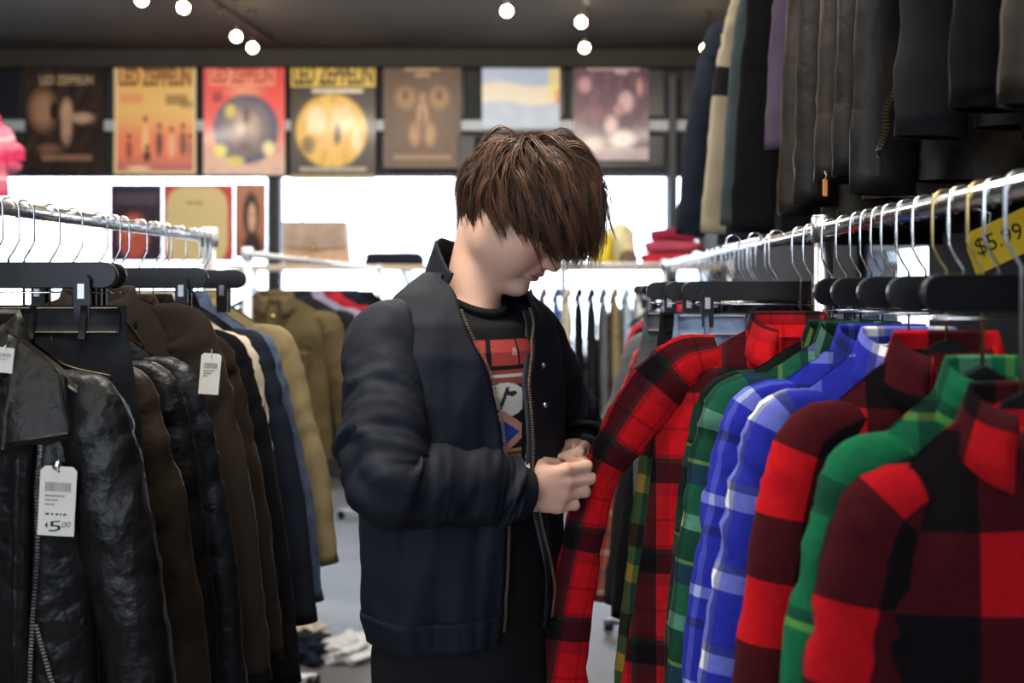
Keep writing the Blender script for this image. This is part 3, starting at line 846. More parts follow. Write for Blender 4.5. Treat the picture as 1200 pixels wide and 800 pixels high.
def sleeve_mesh(name, pts, rads, m, parent, seed, n=110, nu=56, wr_amp=.0048, elbow=.5):
    path = catmull(pts, n); R = np.interp(np.linspace(0, 1, n), np.linspace(0, 1, len(rads)), rads)
    T_ = np.gradient(path, axis=0); T_ /= np.linalg.norm(T_, axis=1)[:, None]
    u = np.array([0, 0, 1.0]); G_ = np.zeros((n, nu + 1, 3))
    for i in range(n):
        a = u - T_[i] * (u @ T_[i]); a /= np.linalg.norm(a); b = np.cross(T_[i], a); u = a
        th = np.linspace(0, 2 * np.pi, nu + 1)
        s = i / (n - 1)
        q = path[i] + R[i] * (np.cos(th)[:, None] * a + np.sin(th)[:, None] * b)
        amp = wr_amp * (.5 + 1.2 * math.exp(-((s - elbow) / .16) ** 2) + .9 * smoothstep((s - .72) / .2))
        ph = 46 * s + 1.6 * np.sin(th * 1 + seed) + 1.1 * np.sin(th * 2 + seed * 2)
        n1 = nz(np.cos(th) * .6 + 11 * s, np.sin(th) * .6, 4 * s + 0 * th, seed, 1.4); n2 = nz(np.cos(th) + 20 * s, np.sin(th), 7 * s + 0 * th, seed + 2, 1.5)
        d = amp * (.9 - 1.7 * np.abs(n1) + .6 * n2 + .35 * np.sin(ph))
        G_[i] = q + d[:, None] * (np.cos(th)[:, None] * a + np.sin(th)[:, None] * b)
    return pgrid(name, G_, m, parent)
def lerp(a, b, t): return np.asarray(a) * (1 - t) + np.asarray(b) * t
fR = wrR - elR; fR /= np.linalg.norm(fR)
sleeve_mesh('sleeve', [B(-.01, .075, 1.385), B(-.012, .148, 1.368), lerp(shR, elR, .35) + (-.006, 0, -.004), lerp(shR, elR, .75) + (-.008, 0, 0), elR + (.006, .0, -.018), lerp(elR, wrR, .35) + (0, 0, -.010), lerp(elR, wrR, .75), wrR - .012 * fR],
            [.040, .066, .064, .061, .060, .060, .060, .052], JKT, jacket, 21)
fL = wrL - elL; fL /= np.linalg.norm(fL)
sleeve_mesh('sleeve', [B(-.01, -.075, 1.385), B(-.012, -.150, 1.370), lerp(shL, elL, .35), lerp(shL, elL, .75), elL + (0, .0, -.01), lerp(elL, wrL, .5), wrL - .02 * fL],
            [.040, .064, .062, .060, .056, .052, .048], JKT, jacket, 23)
for wr_, f_, r_ in ((wrR, fR, .043), (wrL, fL, .040)):
    m = MB(); pts = [wr_ - .040 * f_ - po, wr_ - .034 * f_ - po, wr_ - .01 * f_ - po, wr_ + .014 * f_ - po, wr_ + .020 * f_ - po, wr_ + .018 * f_ - po]
    m.tube(pts, [r_ * 1.02, r_ * 1.10, r_ * 1.04, r_ * 1.0, r_ * .97, r_ * .85], 36, cap=False)
    c = m.obj('cuff', JKT, jacket, smooth=True)

# ---- hair: dense cap and strands combed from the crown
HC = (-.012, .040, 0.0); HR_ = (.096, .088, .076)
hair_dark = (.022, .012, .008)
hm, hnt, hb_ = new_mat('brown_hair')
a_ = hnt.nodes.new('ShaderNodeVertexColor'); a_.layer_name = 'Col'
hnt.links.new(a_.outputs['Color'], hb_.inputs['Base Color'])
hb_.inputs['Roughness'].default_value = .42; hb_.inputs['Specular IOR Level'].default_value = .45
hb_.inputs['Anisotropic'].default_value = .4
def ucut(f, r):
    """lowest point the hair reaches (head frame) for a given distance forward"""
    side = np.interp(f, [-.13, -.09, -.05, -.02, .01, .03, .05, .07, .09, .12, .16], [-.122, -.122, -.112, -.088, -.078, -.070, -.030, -.010, -.004, -.002, .002])
    return side
rng = np.random.RandomState(5)
NL, PER, SEG = 900, 10, 14
roots = []
while len(roots) < NL:
    d = rng.normal(size=3); d /= np.linalg.norm(d)
    f = HC[0] + HR_[0] * d[0]; u = HC[1] + HR_[1] * d[1]; r = HR_[2] * d[2]
    hairline = np.interp(f, [-.11, -.06, -.02, .02, .05, .085], [-.065, -.055, -.03, .012, .045, .065])
    if u > hairline: roots.append((f, u, r, rng.rand()))
for _ in range(90):
    d = np.array([-.66, .66, .16]) + rng.normal(size=3) * .16; d /= np.linalg.norm(d)
    roots.append((HC[0] + HR_[0] * d[0], HC[1] + HR_[1] * d[1], HR_[2] * d[2], .3 * rng.rand()))
roots = np.array(roots)
whorl = np.array([-.075, .098, .012])
grav = np.array([-UP @ HF, -UP @ HU, -UP @ HRt]) * -1.0
grav = -np.array([UP @ HF, UP @ HU, UP @ HRt])
HV, HFc, HCol = [], [], []
def trace(p, layer, L, jit):
    pts = [p.copy()]
    c = np.array(HC); R = np.array(HR_)
    lift = .005 + .026 * layer ** 1.3 + (.012 * layer if p[0] < -.05 and p[1] < .05 else 0)
    n_step = SEG - 1; st = L / n_step
    d_prev = None
    for k in range(n_step):
        q = (p - c) / R; nrm = q / R; nrm /= np.linalg.norm(nrm)
        flow = p - whorl; flow -= nrm * (flow @ nrm)
        flow /= np.linalg.norm(flow) + 1e-6
        s = k / n_step
        forward = np.array([1.0, -.12, 0]) * (1.25 if p[0] > -.045 else .10)
        d = flow * (1 - .45 * s) + forward * .55 + grav * (.08 + .72 * s) + jit * .26 + .36 * np.array([math.sin(p[2] * 60 + jit[2] * 3 + s * 3), math.sin(p[0] * 55 + 2 + jit[0] * 2), math.sin(p[0] * 48 + p[1] * 40 + jit[1] * 2 + s * 4)])
        d -= nrm * (d @ nrm) * (1 - .75 * s) 
        d /= np.linalg.norm(d)
        if d_prev is not None:
            d = d * .55 + d_prev * .45; d /= np.linalg.norm(d)
        d_prev = d
        p2 = p + d * st
        q = (p2 - c) / R; lq = np.linalg.norm(q)
        want = 1 + lift * smoothstep((k + 1) / 4.0) / .085
        if lq < want: p2 = c + q / lq * want * R
        if p2[1] < ucut(p2[0], p2[2]) + jit[1] * .020 and k > 1: 
            break
        p = p2; pts.append(p.copy())
    return np.array(pts)
for (f, u, r, layer) in roots:
    p = np.array([f, u, r]); jit = rng.normal(size=3) * .8
    L = .115 + .075 * rng.rand() + (.05 if f > -.02 else 0)
    g = trace(p, layer, L, jit)
    if len(g) < 3: continue
    g = catmull(g, SEG)
    tone = rng.rand()
    base = np.array([.135, .062, .031]) * (.25 + 1.0 * tone) if layer > .35 else np.array([.042, .022, .013]) * (.5 + .7 * tone)
    t = np.linspace(0, 1, SEG)
    for k in range(PER):
        off = rng.normal(size=3) * .0042
        wob = rng.normal(size=3) * .0028
        q = g + off * (1 - .80 * t[:, None]) + wob * np.sin(t[:, None] * 5 + rng.rand() * 6) * t[:, None]
        n_end = 1 - .18 * rng.rand()
        q = np.stack([np.interp(t * n_end, t, q[:, j]) for j in range(3)], 1)
        W_ = HE + HS * (q @ np.array(HAX))
        T_ = np.gradient(W_, axis=0); T_ /= np.linalg.norm(T_, axis=1)[:, None] + 1e-9
        a = np.cross(T_, HRt + .3 * HU); a /= np.linalg.norm(a, axis=1)[:, None] + 1e-9; b = np.cross(T_, a)
        rad = .00085 * np.clip(1.25 - t ** 2.2 * 1.15, .12, 1)
        ring = np.stack([W_ + rad[:, None] * (math.cos(x) * a + math.sin(x) * b) for x in (0, 2.094, 4.189)], 1)
        base_n = len(HV) * SEG * 3
        HV.append(ring.reshape(-1, 3)); HFc.append(grid_faces(SEG, 3, True, base_n))
        cc = base * (.75 + .5 * rng.rand())
        HCol.append(np.repeat((cc[None] * (1.05 + .25 * t[:, None])), 3, 0))
hair_cap = Field(axis(HE[0] - .16, HE[0] + .16, .004), axis(HE[1] - .16, HE[1] + .16, .004), axis(HE[2] - .16, HE[2] + .16, .004))
hair_cap.ell(H(-.016, .046, 0), (.102 * HS, .093 * HS, .082 * HS), HAX, k=.01)
hair_cap.ell(H(-.050, -.005, 0), (.062 * HS, .070 * HS, .070 * HS), HAX, k=.02)
hair_cap.ell(H(.105, -.055, 0), (.085 * HS, .105 * HS, .12 * HS), HAX, k=.008, cut=True)
hair_cap.ell(H(.0, -.095, 0), (.09 * HS, .062 * HS, .12 * HS), HAX, k=.008, cut=True)
V, F = hair_cap.surface()
V = V + (nz(V[:, 0], V[:, 1], V[:, 2], 31, 22) * .0025)[:, None]
hbm = mat_col('hair_base', rough=.95, spec=.05)
hair = mesh_obj('hair', V - po, F, hbm, person, col=np.tile(np.array([.022, .0125, .009]), (len(V), 1)))
ho = mesh_obj('hair_strands', np.concatenate(HV) - po, np.concatenate(HFc), hm, hair, col=np.concatenate(HCol))
ho['kind'] = 'stuff'
del HV, HFc, HCol

# ------------------------------------------------------------------ racks and rails
LRX, LRZ = -.85, CAM_Z + .125
RRX, RRZ = .46, CAM_Z + .100
R2X, R2Z = -1.117, CAM_Z + .125
MRY, MRZ = 5.6, CAM_Z + .135
URX, URZ = .80, 2.62
TUBE = .0125

def rack(name, label, x, z, y0, y1, posts, m_rail, m_post, post_top=.02, foot=True, group=None):
    t = thing(name, label, 'clothes rack', (x, (y0 + y1) / 2, 0), group)
    yc = (y0 + y1) / 2
    MB().tube([(0, y0 - yc, z), (0, y1 - yc, z)], TUBE, 16).obj('rail', m_rail, t, smooth=True)
    for py in posts:
        m = MB().tube([(0, py - yc, .05), (0, py - yc, z + post_top)], .016, 14)
        m.tube([(0, py - yc, z + post_top), (0, py - yc, z + post_top + .006)], .019, 14)
        p = m.obj('post', m_post, t, smooth=True)
        MB().tube([(0, py - yc, z - .022), (0, py - yc, z + .022)], .021, 14).obj('clamp', m_post, p, smooth=True)
        if foot:
            f = MB().tube([(-.25, py - yc, .045), (.25, py - yc, .045)], .014, 10).obj('foot', m_post, t, smooth=True)
            for s in (-1, 1): MB().lathe([(0, -.02), (.024, -.02), (.028, 0), (.024, .02), (0, .02)], (s * .24, py - yc, .03), 12, 0).obj('caster', black_plastic, f, smooth=True)
    return t
rack('clothes_rack', 'chrome rail rack holding the leather jackets beside the aisle', LRX, LRZ, .55, 2.46, (.6, 2.44), chrome, white_metal)
rack('clothes_rack', 'long chrome rail rack holding the plaid flannel shirts', RRX, RRZ, .45, 4.22, (.5, 1.715, 4.2), chrome, galv)
rack('clothes_rack', 'white rail rack behind the leather jackets, holding the olive jacket', R2X, R2Z, 3.58, 6.3, (3.6, 6.28), white_metal, white_metal)
t = thing('clothes_rack', 'pale crosswise rack under the shelf with dark clothes seen edge on', 'clothes rack', (.15, MRY, 0))
MB().tube([(-.75, 0, MRZ), (.85, 0, MRZ)], TUBE, 14).obj('rail', white_metal, t, smooth=True)
for x in (-.73, .83):
    p = MB().tube([(x, 0, .05), (x, 0, MRZ + .02)], .015, 12).obj('post', white_metal, t, smooth=True)
    MB().tube([(x, -.25, .045), (x, .25, .045)], .013, 10).obj('foot', white_metal, t, smooth=True)
t = thing('wall_rail', 'chrome rail high along the dark side wall carrying the black coats', 'rail', (URX, 2.4, URZ))
MB().tube([(0, -1.75, 0), (0, 1.75, 0)], TUBE, 14).obj('rail', chrome, t, smooth=True)
for y in (-1.7, 0, 1.7):
    MB().tube([(0, y, 0), (0, y, .03), (XR - URX - .005, y, .03)], .008, 10).obj('bracket', chrome, t, smooth=True)

# ------------------------------------------------------------------ hangers
USED = {}
def hanger(hook, ax, kind, label, group, half=.20, body_mat=None, hook_mat=None, zr=TUBE, nk=-.150, sl=0.0):
    """hook: point on the rail axis; ax: direction of the shoulders towards the aisle"""
    t = thing('hanger', label, 'hanger', hook, group)
    ax = np.array([ax[0], ax[1], 0.0]); ay = np.array([-ax[1], ax[0], 0.0])
    bm_, hm_ = body_mat or black_plastic, hook_mat or chrome
    r = zr + .0035
    pts = []
    for a in np.linspace(-2.4, 1.45, 16): pts.append(ax * (-r * math.sin(a) * -1) * 1.0 + np.array([0, 0, r * math.cos(a)]))
    pts = [np.array(p) for p in pts]
    pts += [ax * r + np.array([0, 0, -.015]), ax * r + np.array([0, 0, -.050]), ax * (r * .5) + np.array([0, 0, -.066]), np.array([0, 0, -.078]), np.array([0, 0, nk + .006 if kind == 'suit' else -.092])]
    MB().tube(pts, .0020, 8).obj('hook', hm_, t, smooth=True)
    if kind in ('clip', 'bar'):
        m = MB(); poly = []
        h0, h1, R = -.085, -.125, .02
        for a in np.linspace(90, 270, 9): poly.append((-half + R + R * math.cos(math.radians(a)), (h0 + h1) / 2 + R * math.sin(math.radians(a))))
        for a in np.linspace(-90, 90, 9): poly.append((half - R + R * math.cos(math.radians(a)), (h0 + h1) / 2 + R * math.sin(math.radians(a))))
        m.prism(poly, -ay * .005, ax, (0, 0, 1), ay * .010)
        b = m.obj('hanger_bar', bm_, t)
        bv = b.modifiers.new('bevel', 'BEVEL'); bv.width = .002; bv.segments = 2; bv.limit_method = 'ANGLE'
        MB().tube([-ax * (half - .01) + np.array([0, 0, -.131]), ax * (half - .01) + np.array([0, 0, -.131])], .0016, 6).obj('wire', chrome, t, smooth=True)
        for s in (-1, 1) if kind == 'clip' else ():
            c = ax * (s * half * .74)
            m = MB()
            poly = [(-.011, -.176), (.011, -.176), (.012, -.150), (.012, -.112), (.007, -.104), (-.007, -.104), (-.012, -.112), (-.012, -.150)]
            m.prism(poly, c + ay * .006, ax, (0, 0, 1), ay * .007); m.prism(poly, c - ay * .006, ax, (0, 0, 1), -ay * .007)
            cl = m.obj('clip', black_plastic, t)
            for g in (1, -1):
                q = c + ay * (g * .0135)
                MB().prism([(-.005, -.140), (.005, -.140), (.005, -.118), (-.005, -.118)], q, ax, (0, 0, 1), ay * g * .0015).obj('clip_spring', galv, cl)
    else:
        top = []; bot = []
        for x in np.linspace(-1, 1, 25):
            z = nk + .012 - .106 * abs(x) ** 1.3; top.append((x * half + sl * abs(x), z)); bot.append((x * half + sl * abs(x), z - .026 * (1 - .55 * abs(x))))
        m = MB(); m.prism(top[::-1] + bot, -ay * .006, ax, (0, 0, 1), ay * .012)
        b = m.obj('hanger_shoulders', bm_, t)
        MB().tube([-ax * half * .95 + np.array([0, 0, nk - .082]), ax * half * .95 + np.array([0, 0, nk - .082])], .004, 8).obj('trouser_bar', bm_, t, smooth=True)
    return t

# ------------------------------------------------------------------ garments
class Garment:
    """a top hung on a hanger: everything in metres around the hook point on the rail"""
    def __init__(s, name, label, cat, group, hook, ax, w, L, mt, seed, thick=.026, slide=0.0, neck=-.150, drop=.100, flare=.0, fold=.006, nfold=2.2):
        s.hook = np.array(hook, dtype=float); s.ax = np.array([ax[0], ax[1], 0.0]) / np.hypot(*ax[:2]); 
        ay = np.array([-s.ax[1], s.ax[0], 0.0]); s.ay = ay if ay[1] < 0 else -ay
        s.w, s.L, s.m, s.seed, s.th, s.slide, s.neck, s.drop, s.flare, s.fold, s.nf = w, L, mt, seed, thick, slide, neck, drop, flare, fold, nfold
        s.t = thing(name, label, cat, hook, group)
    def dz(s, x):
        return s.drop * np.maximum(0, (np.abs(x) - .05) / (s.w - .05)) ** 1.15
    def loc(s, x, y, z):
        return s.ax * 0 + (np.asarray(x) + s.slide)[..., None] * s.ax + np.asarray(y)[..., None] * s.ay + np.asarray(z)[..., None] * np.array([0, 0, 1.0])
    def surf(s, xn, t, side, off=0.0):
        """xn in -1..1 across, t in 0..1 down; side +1 faces the camera"""
        xn = np.asarray(xn, dtype=float); t = np.asarray(t, dtype=float) + 0 * xn; xn = xn + 0 * t
        x = xn * s.w * (1 - .05 * np.sin(np.clip(t, 0, 1) * np.pi) + s.flare * t)
        b = .005 + (s.th - .005) * (1 - np.exp(-np.clip(t, 0, 1) * 11))
        y = side * b * np.sqrt(np.clip(1 - np.abs(xn) ** 3.2, 0, 1))
        y = y + s.fold * t * np.sin(xn * s.nf * 3.1 + s.seed * 1.7) + .006 * nz(x * 6, t * 3, y * 0, s.seed, 1.3) * np.clip(t * 6, 0, 1)
        y = y + side * .0035 * nz(x * 14, t * 7, y * 0 + side, s.seed + 5, 1.2) * np.clip(t * 6, 0, 1)
        z = s.neck - s.dz(x) * (1 - np.clip(t, 0, 1)) ** 1.6 - t * s.L
        return s.loc(x, y + side * off, z), x, z
    def body(s, nu=34, nv=44, name='garment_panels', hole=True):
        xa = np.sin(np.linspace(-np.pi / 2, np.pi / 2, nu))
        t = np.linspace(0, 1, nv)[:, None] ** 1.25
        A, xA, zA = s.surf(xa[None], t, 1); Bk, xB, zB = s.surf(xa[::-1][None], t, -1)
        G = np.concatenate([A, Bk[:, 1:]], 1)
        uv = np.concatenate([np.stack([xA, zA], -1), np.stack([.5 * s.w - xB, zB], -1)[:, 1:]], 1)
        o = mesh_obj('body_panels', G.reshape(-1, 3), grid_faces(nv, G.shape[1]), s.m, s.t, s.hook, uv=uv); o.location = (0, 0, 0)
        return o
    def sleeve(s, sg=1, SL=.58, swing=.05, fwd=.0, ra=.055, rb=.026, pts=None, rads=None, cuff=None, n=44, nu=26, mt=None, wr=.004, scale_top=1.0):
        w, dr = s.w, s.neck - s.drop
        if pts is None:
            pts = [(w - .085, 0, dr + .026), (w - .026, 0, dr - .006), (w - .004, fwd * .1, dr - .068), (w + .002 + swing * .25, fwd * .35, dr - .19), (w + .006 + swing * .65, fwd * .8, dr - .62 * SL), (w + swing, fwd, dr - SL)]
            path = catmull([tuple(s.loc(sg * p[0], p[1], p[2])) for p in pts], n)
        else:
            path = catmull(pts, n)
        q = np.linspace(0, 1, n)
        RA = np.interp(q, [0, .08, .20, .6, 1], [ra * .30, ra * .52, ra * .86, ra * .92, ra * .74]); RB = np.interp(q, [0, .1, .3, .7, 1], [rb * .30, rb * .55, rb * .85, rb, rb * .85])
        if rads: RA, RB = np.interp(q, np.linspace(0, 1, len(rads[0])), rads[0]), np.interp(q, np.linspace(0, 1, len(rads[1])), rads[1])
        T = np.gradient(path, axis=0); T /= np.linalg.norm(T, axis=1)[:, None]
        th = np.linspace(0, 2 * np.pi, nu + 1) + (0 if sg > 0 else np.pi)
        G = np.zeros((n, nu + 1, 3)); uv = np.zeros((n, nu + 1, 2)); arc = np.concatenate([[0], np.cumsum(np.linalg.norm(np.diff(path, axis=0), axis=1))])
        for i in range(n):
            b = s.ay - T[i] * (s.ay @ T[i]); b /= np.linalg.norm(b); a = np.cross(b, T[i])
            if a @ s.ax * sg < 0 and a[2] < .2: a = -a
            cx = path[i]
            n1 = nz(np.cos(th) * .5 + 9 * q[i], np.sin(th) * .5 + s.seed, 3 * q[i] + 0 * th, s.seed, 1.5)
            n2 = nz(np.cos(th) * .9 + 16 * q[i], np.sin(th) * .9 + s.seed, 6 * q[i] + 0 * th, s.seed + 3, 1.6)
            d = wr * smoothstep(q[i] / .2) * ((.55 - 1.3 * np.abs(n1)) * (.5 + 1.1 * math.exp(-((q[i] - .52) / .15) ** 2)) + .5 * n2) + .5 * wr * np.sin(2 * th + 3 * q[i] + s.seed)
            G[i] = path[i] + ((RA[i] + d) * np.cos(th))[:, None] * a + ((RB[i] + d) * np.sin(th))[:, None] * b
            uv[i, :, 0] = th / (2 * np.pi) * .30 + .11 * s.seed; uv[i, :, 1] = -arc[i]
        o = mesh_obj('sleeve', G.reshape(-1, 3), grid_faces(n, nu + 1), mt or s.m, s.t, uv=uv)
        if cuff is not None:
            k = 5; path2 = path[-k:]; m = MB()
            Gc = np.zeros((k, nu + 1, 3))
            for j in range(k):
                i = n - k + j
                c_ = path[i]; Gc[j] = c_ + (G[i] - c_) * (1.07 if 0 < j else 1.0)
            Gc = np.concatenate([Gc, (path[-1] + (G[-1] - path[-1]) * .9)[None]], 0)
            mesh_obj('cuff', Gc.reshape(-1, 3), grid_faces(k + 1, nu + 1), cuff, o, uv=np.concatenate([uv[-k:], uv[-1:]], 0))
        if sg > 0: s.last_path, s.last_G = path, G
        return o
    def patch(s, name, corners, mt, off=.003, th=.004, n=8, m=8, parent=None, side=1, smooth=True):
        """raised panel on the front: corners (x, z) going around, metres from the neck point"""
        c = np.array(corners, dtype=float)
        u, v = np.meshgrid(np.linspace(0, 1, n), np.linspace(0, 1, m))
        X = (c[0, 0] * (1 - u) + c[1, 0] * u) * (1 - v) + (c[3, 0] * (1 - u) + c[2, 0] * u) * v
        Z = (c[0, 1] * (1 - u) + c[1, 1] * u) * (1 - v) + (c[3, 1] * (1 - u) + c[2, 1] * u) * v
        xn = np.clip(X / s.w, -.97, .97)
        t = np.clip(-Z / s.L, 0, 1)
        for _ in range(4): t = np.clip((-Z - s.dz(X) * (1 - t) ** 1.6) / s.L, 0.0, 1)
        A, xa, za = s.surf(xn, t, side, off + th); Bq, _, _ = s.surf(xn, t, side, max(off - .004, 0))
        G = np.concatenate([A.reshape(-1, 3), Bq.reshape(-1, 3)])
        F = [tuple(f) for f in grid_faces(m, n)]
        ring = [i for i in range(n)] + [j * n + n - 1 for j in range(1, m)] + [(m - 1) * n + i for i in range(n - 2, -1, -1)] + [j * n for j in range(m - 2, 0, -1)]
        K = n * m
        F += [(a, b, b + K, a + K) for a, b in zip(ring, ring[1:] + ring[:1])]
        uv = np.concatenate([np.stack([xa, za], -1).reshape(-1, 2)] * 2)
        return mesh_obj(name, G, F, mt, parent or s.t, uv=uv, smooth=smooth)
    def collar(s, mt, hgt=.040, spread=.055, fall=.060, n=34, stand=True):
        """stand and fall around the neck; open at the front"""
        a = np.linspace(.35, 2 * np.pi - .35, n); m_ = 7
        G = np.zeros((m_, n, 3)); uv = np.zeros((m_, n, 2))
        for j, t in enumerate(np.linspace(0, 1, m_)):
            f = np.cos(a)                                  # 1 = front
            if t < .45: o, h = .002 + .006 * t, hgt * t / .45
            else:
                k = (t - .45) / .55; o, h = .005 + .020 * k * (1 + .6 * np.clip(f, 0, 1)), hgt - (fall + .025 * np.clip(f, 0, 1) ** 2) * k
            x = (spread + o) * np.sin(a); y = (.014 + o * .55) * f
            z = s.neck - .012 + h - .030 * np.clip(f, 0, 1)
            G[j] = s.loc(x, y, z); uv[j] = np.stack([a * .06, h + 0 * a], -1)
        o = mesh_obj('collar', G.reshape(-1, 3), grid_faces(m_, n), mt, s.t, uv=uv)
        md = o.modifiers.new('solid', 'SOLIDIFY'); md.thickness = .003
        return o
    def buttons(s, mt, x=0.0, z0=-.06, z1=-.6, n=6, r=.0055, off=.009):
        for z in np.linspace(z0, z1, n):
            s.stud('button', mt, x, z, r, off)
    def stud(s, name, mt, x, z, r, off=.008, parent=None):
        t = np.clip((-z) / s.L, 0, 1)
        A, _, _ = s.surf(np.array([x / s.w]), np.array([t]), 1, off)
        m = MB(); q = A[0]; u, v = s.ax, np.array([0, 0, 1.0])
        prof = [(0, .003), (r * .6, .0028), (r, .0012), (r, -.002)]
        V = [q + k[0] * (math.cos(a) * u + math.sin(a) * v) + k[1] * s.ay for k in prof for a in np.linspace(0, 2 * np.pi, 12, endpoint=False)]
        m.add(V, [tuple(f) for f in grid_faces(4, 12, True)])
        return m.obj(name, mt, parent or s.t, smooth=True)
    def seam(s, name, line, mt, r=.0016, off=.004, parent=None, side=1):
        """thin raised line (stitching, zip) through (x, z) points of the front"""
        L = catmull([(x, z, 0) for x, z in line], max(8, 6 * len(line)))
        t = np.clip(-L[:, 1] / s.L, 0, 1)
        for _ in range(4): t = np.clip((-L[:, 1] - s.dz(L[:, 0]) * (1 - t) ** 1.6) / s.L, 0, 1)
        A, _, _ = s.surf(np.clip(L[:, 0] / s.w, -.97, .97), t, side, off)
        return MB().tube(A, r, 6).obj(name, mt, parent or s.t, smooth=True)
    def zip(s, line, mt, off=.006, parent=None, step=.0045, half=.0030):
        L = catmull([(x, z, 0) for x, z in line], 200)
        t = np.clip(-L[:, 1] / s.L, 0, 1)
        for _ in range(4): t = np.clip((-L[:, 1] - s.dz(L[:, 0]) * (1 - t) ** 1.6) / s.L, 0, 1)
        A, _, _ = s.surf(np.clip(L[:, 0] / s.w, -.97, .97), t, 1, off)
        return teeth(A, s.ay, mt, parent or s.t, step, half)
    def rib(s, mt, h=.05):
        """ribbed waistband closing the hem"""
        nu = 60; xa = np.sin(np.linspace(-np.pi / 2, np.pi / 2, nu)); tt = np.linspace(1 - h / s.L, 1.0, 6)[:, None]
        A, xA, zA = s.surf(xa[None], tt, 1, .003); Bk, xB, zB = s.surf(xa[::-1][None], tt, -1, .003)
        G = np.concatenate([A, Bk[:, 1:]], 1); uv = np.concatenate([np.stack([xA, zA], -1), np.stack([xB, zB], -1)[:, 1:]], 1)
        return mesh_obj('waistband', G.reshape(-1, 3), grid_faces(6, G.shape[1]), mt, s.t, uv=uv)

def teeth(A, nrm, mt, parent, step=.0045, half=.0030):
    seg = np.concatenate([[0], np.cumsum(np.linalg.norm(np.diff(A, axis=0), axis=1))])
    n = max(4, int(seg[-1] / step)); ss = np.linspace(0, seg[-1], n)
    Q = np.stack([np.interp(ss, seg, A[:, j]) for j in range(3)], 1)
    m = MB()
    for i in range(n - 1):
        t_ = Q[i + 1] - Q[i]; t_ /= np.linalg.norm(t_) + 1e-9; b = np.cross(t_, nrm); b /= np.linalg.norm(b) + 1e-9
        c = Q[i]; h = step * .3
        V8 = [c + a * h * t_ + e * half * b + d * .0011 * nrm for a in (-1, 1) for e in (-1, 1) for d in (-1, 1)]
        m.add(V8, [(0, 1, 3, 2), (4, 6, 7, 5), (0, 4, 5, 1), (2, 3, 7, 6), (0, 2, 6, 4), (1, 5, 7, 3)])
    o = m.obj('zip_teeth', mt, parent); o['kind'] = 'stuff'
    return o

def flannel(label, hook, ax, w, L, mt, seed, pocket=True, swing=.05, SL=.60, fwd=0.0, thick=.026, slide=0.0, ra=.058, group='plaid shirts on the chrome rail', pts=None, rads=None, far_sleeve=True, neck=-.172, **kw):
    g = Garment('plaid_shirt', label, 'shirt', group, hook, ax, w, L, mt, seed, thick, slide, neck, **kw)
    g.body(); g.sleeve(1, SL, swing, fwd, ra, pts=pts, rads=rads, cuff=mt)
    if far_sleeve: g.sleeve(-1, SL, .02, 0, ra * .9, .026, cuff=mt)
    g.collar(mt)
    g.patch('button_placket', [(-.016, -.02), (.016, -.02), (.016, -L * .97), (-.016, -L * .97)], mt, .003, .003, 4, 24)
    if pocket: g.patch('chest_pocket', [(.05, -.20), (.05 + min(.10, w * .45), -.20), (.05 + min(.10, w * .45), -.32), (.05, -.32)], mt, .003, .002, 6, 6)
    g.buttons(black_plastic, 0, -.07, -L * .85, 6)
    return g

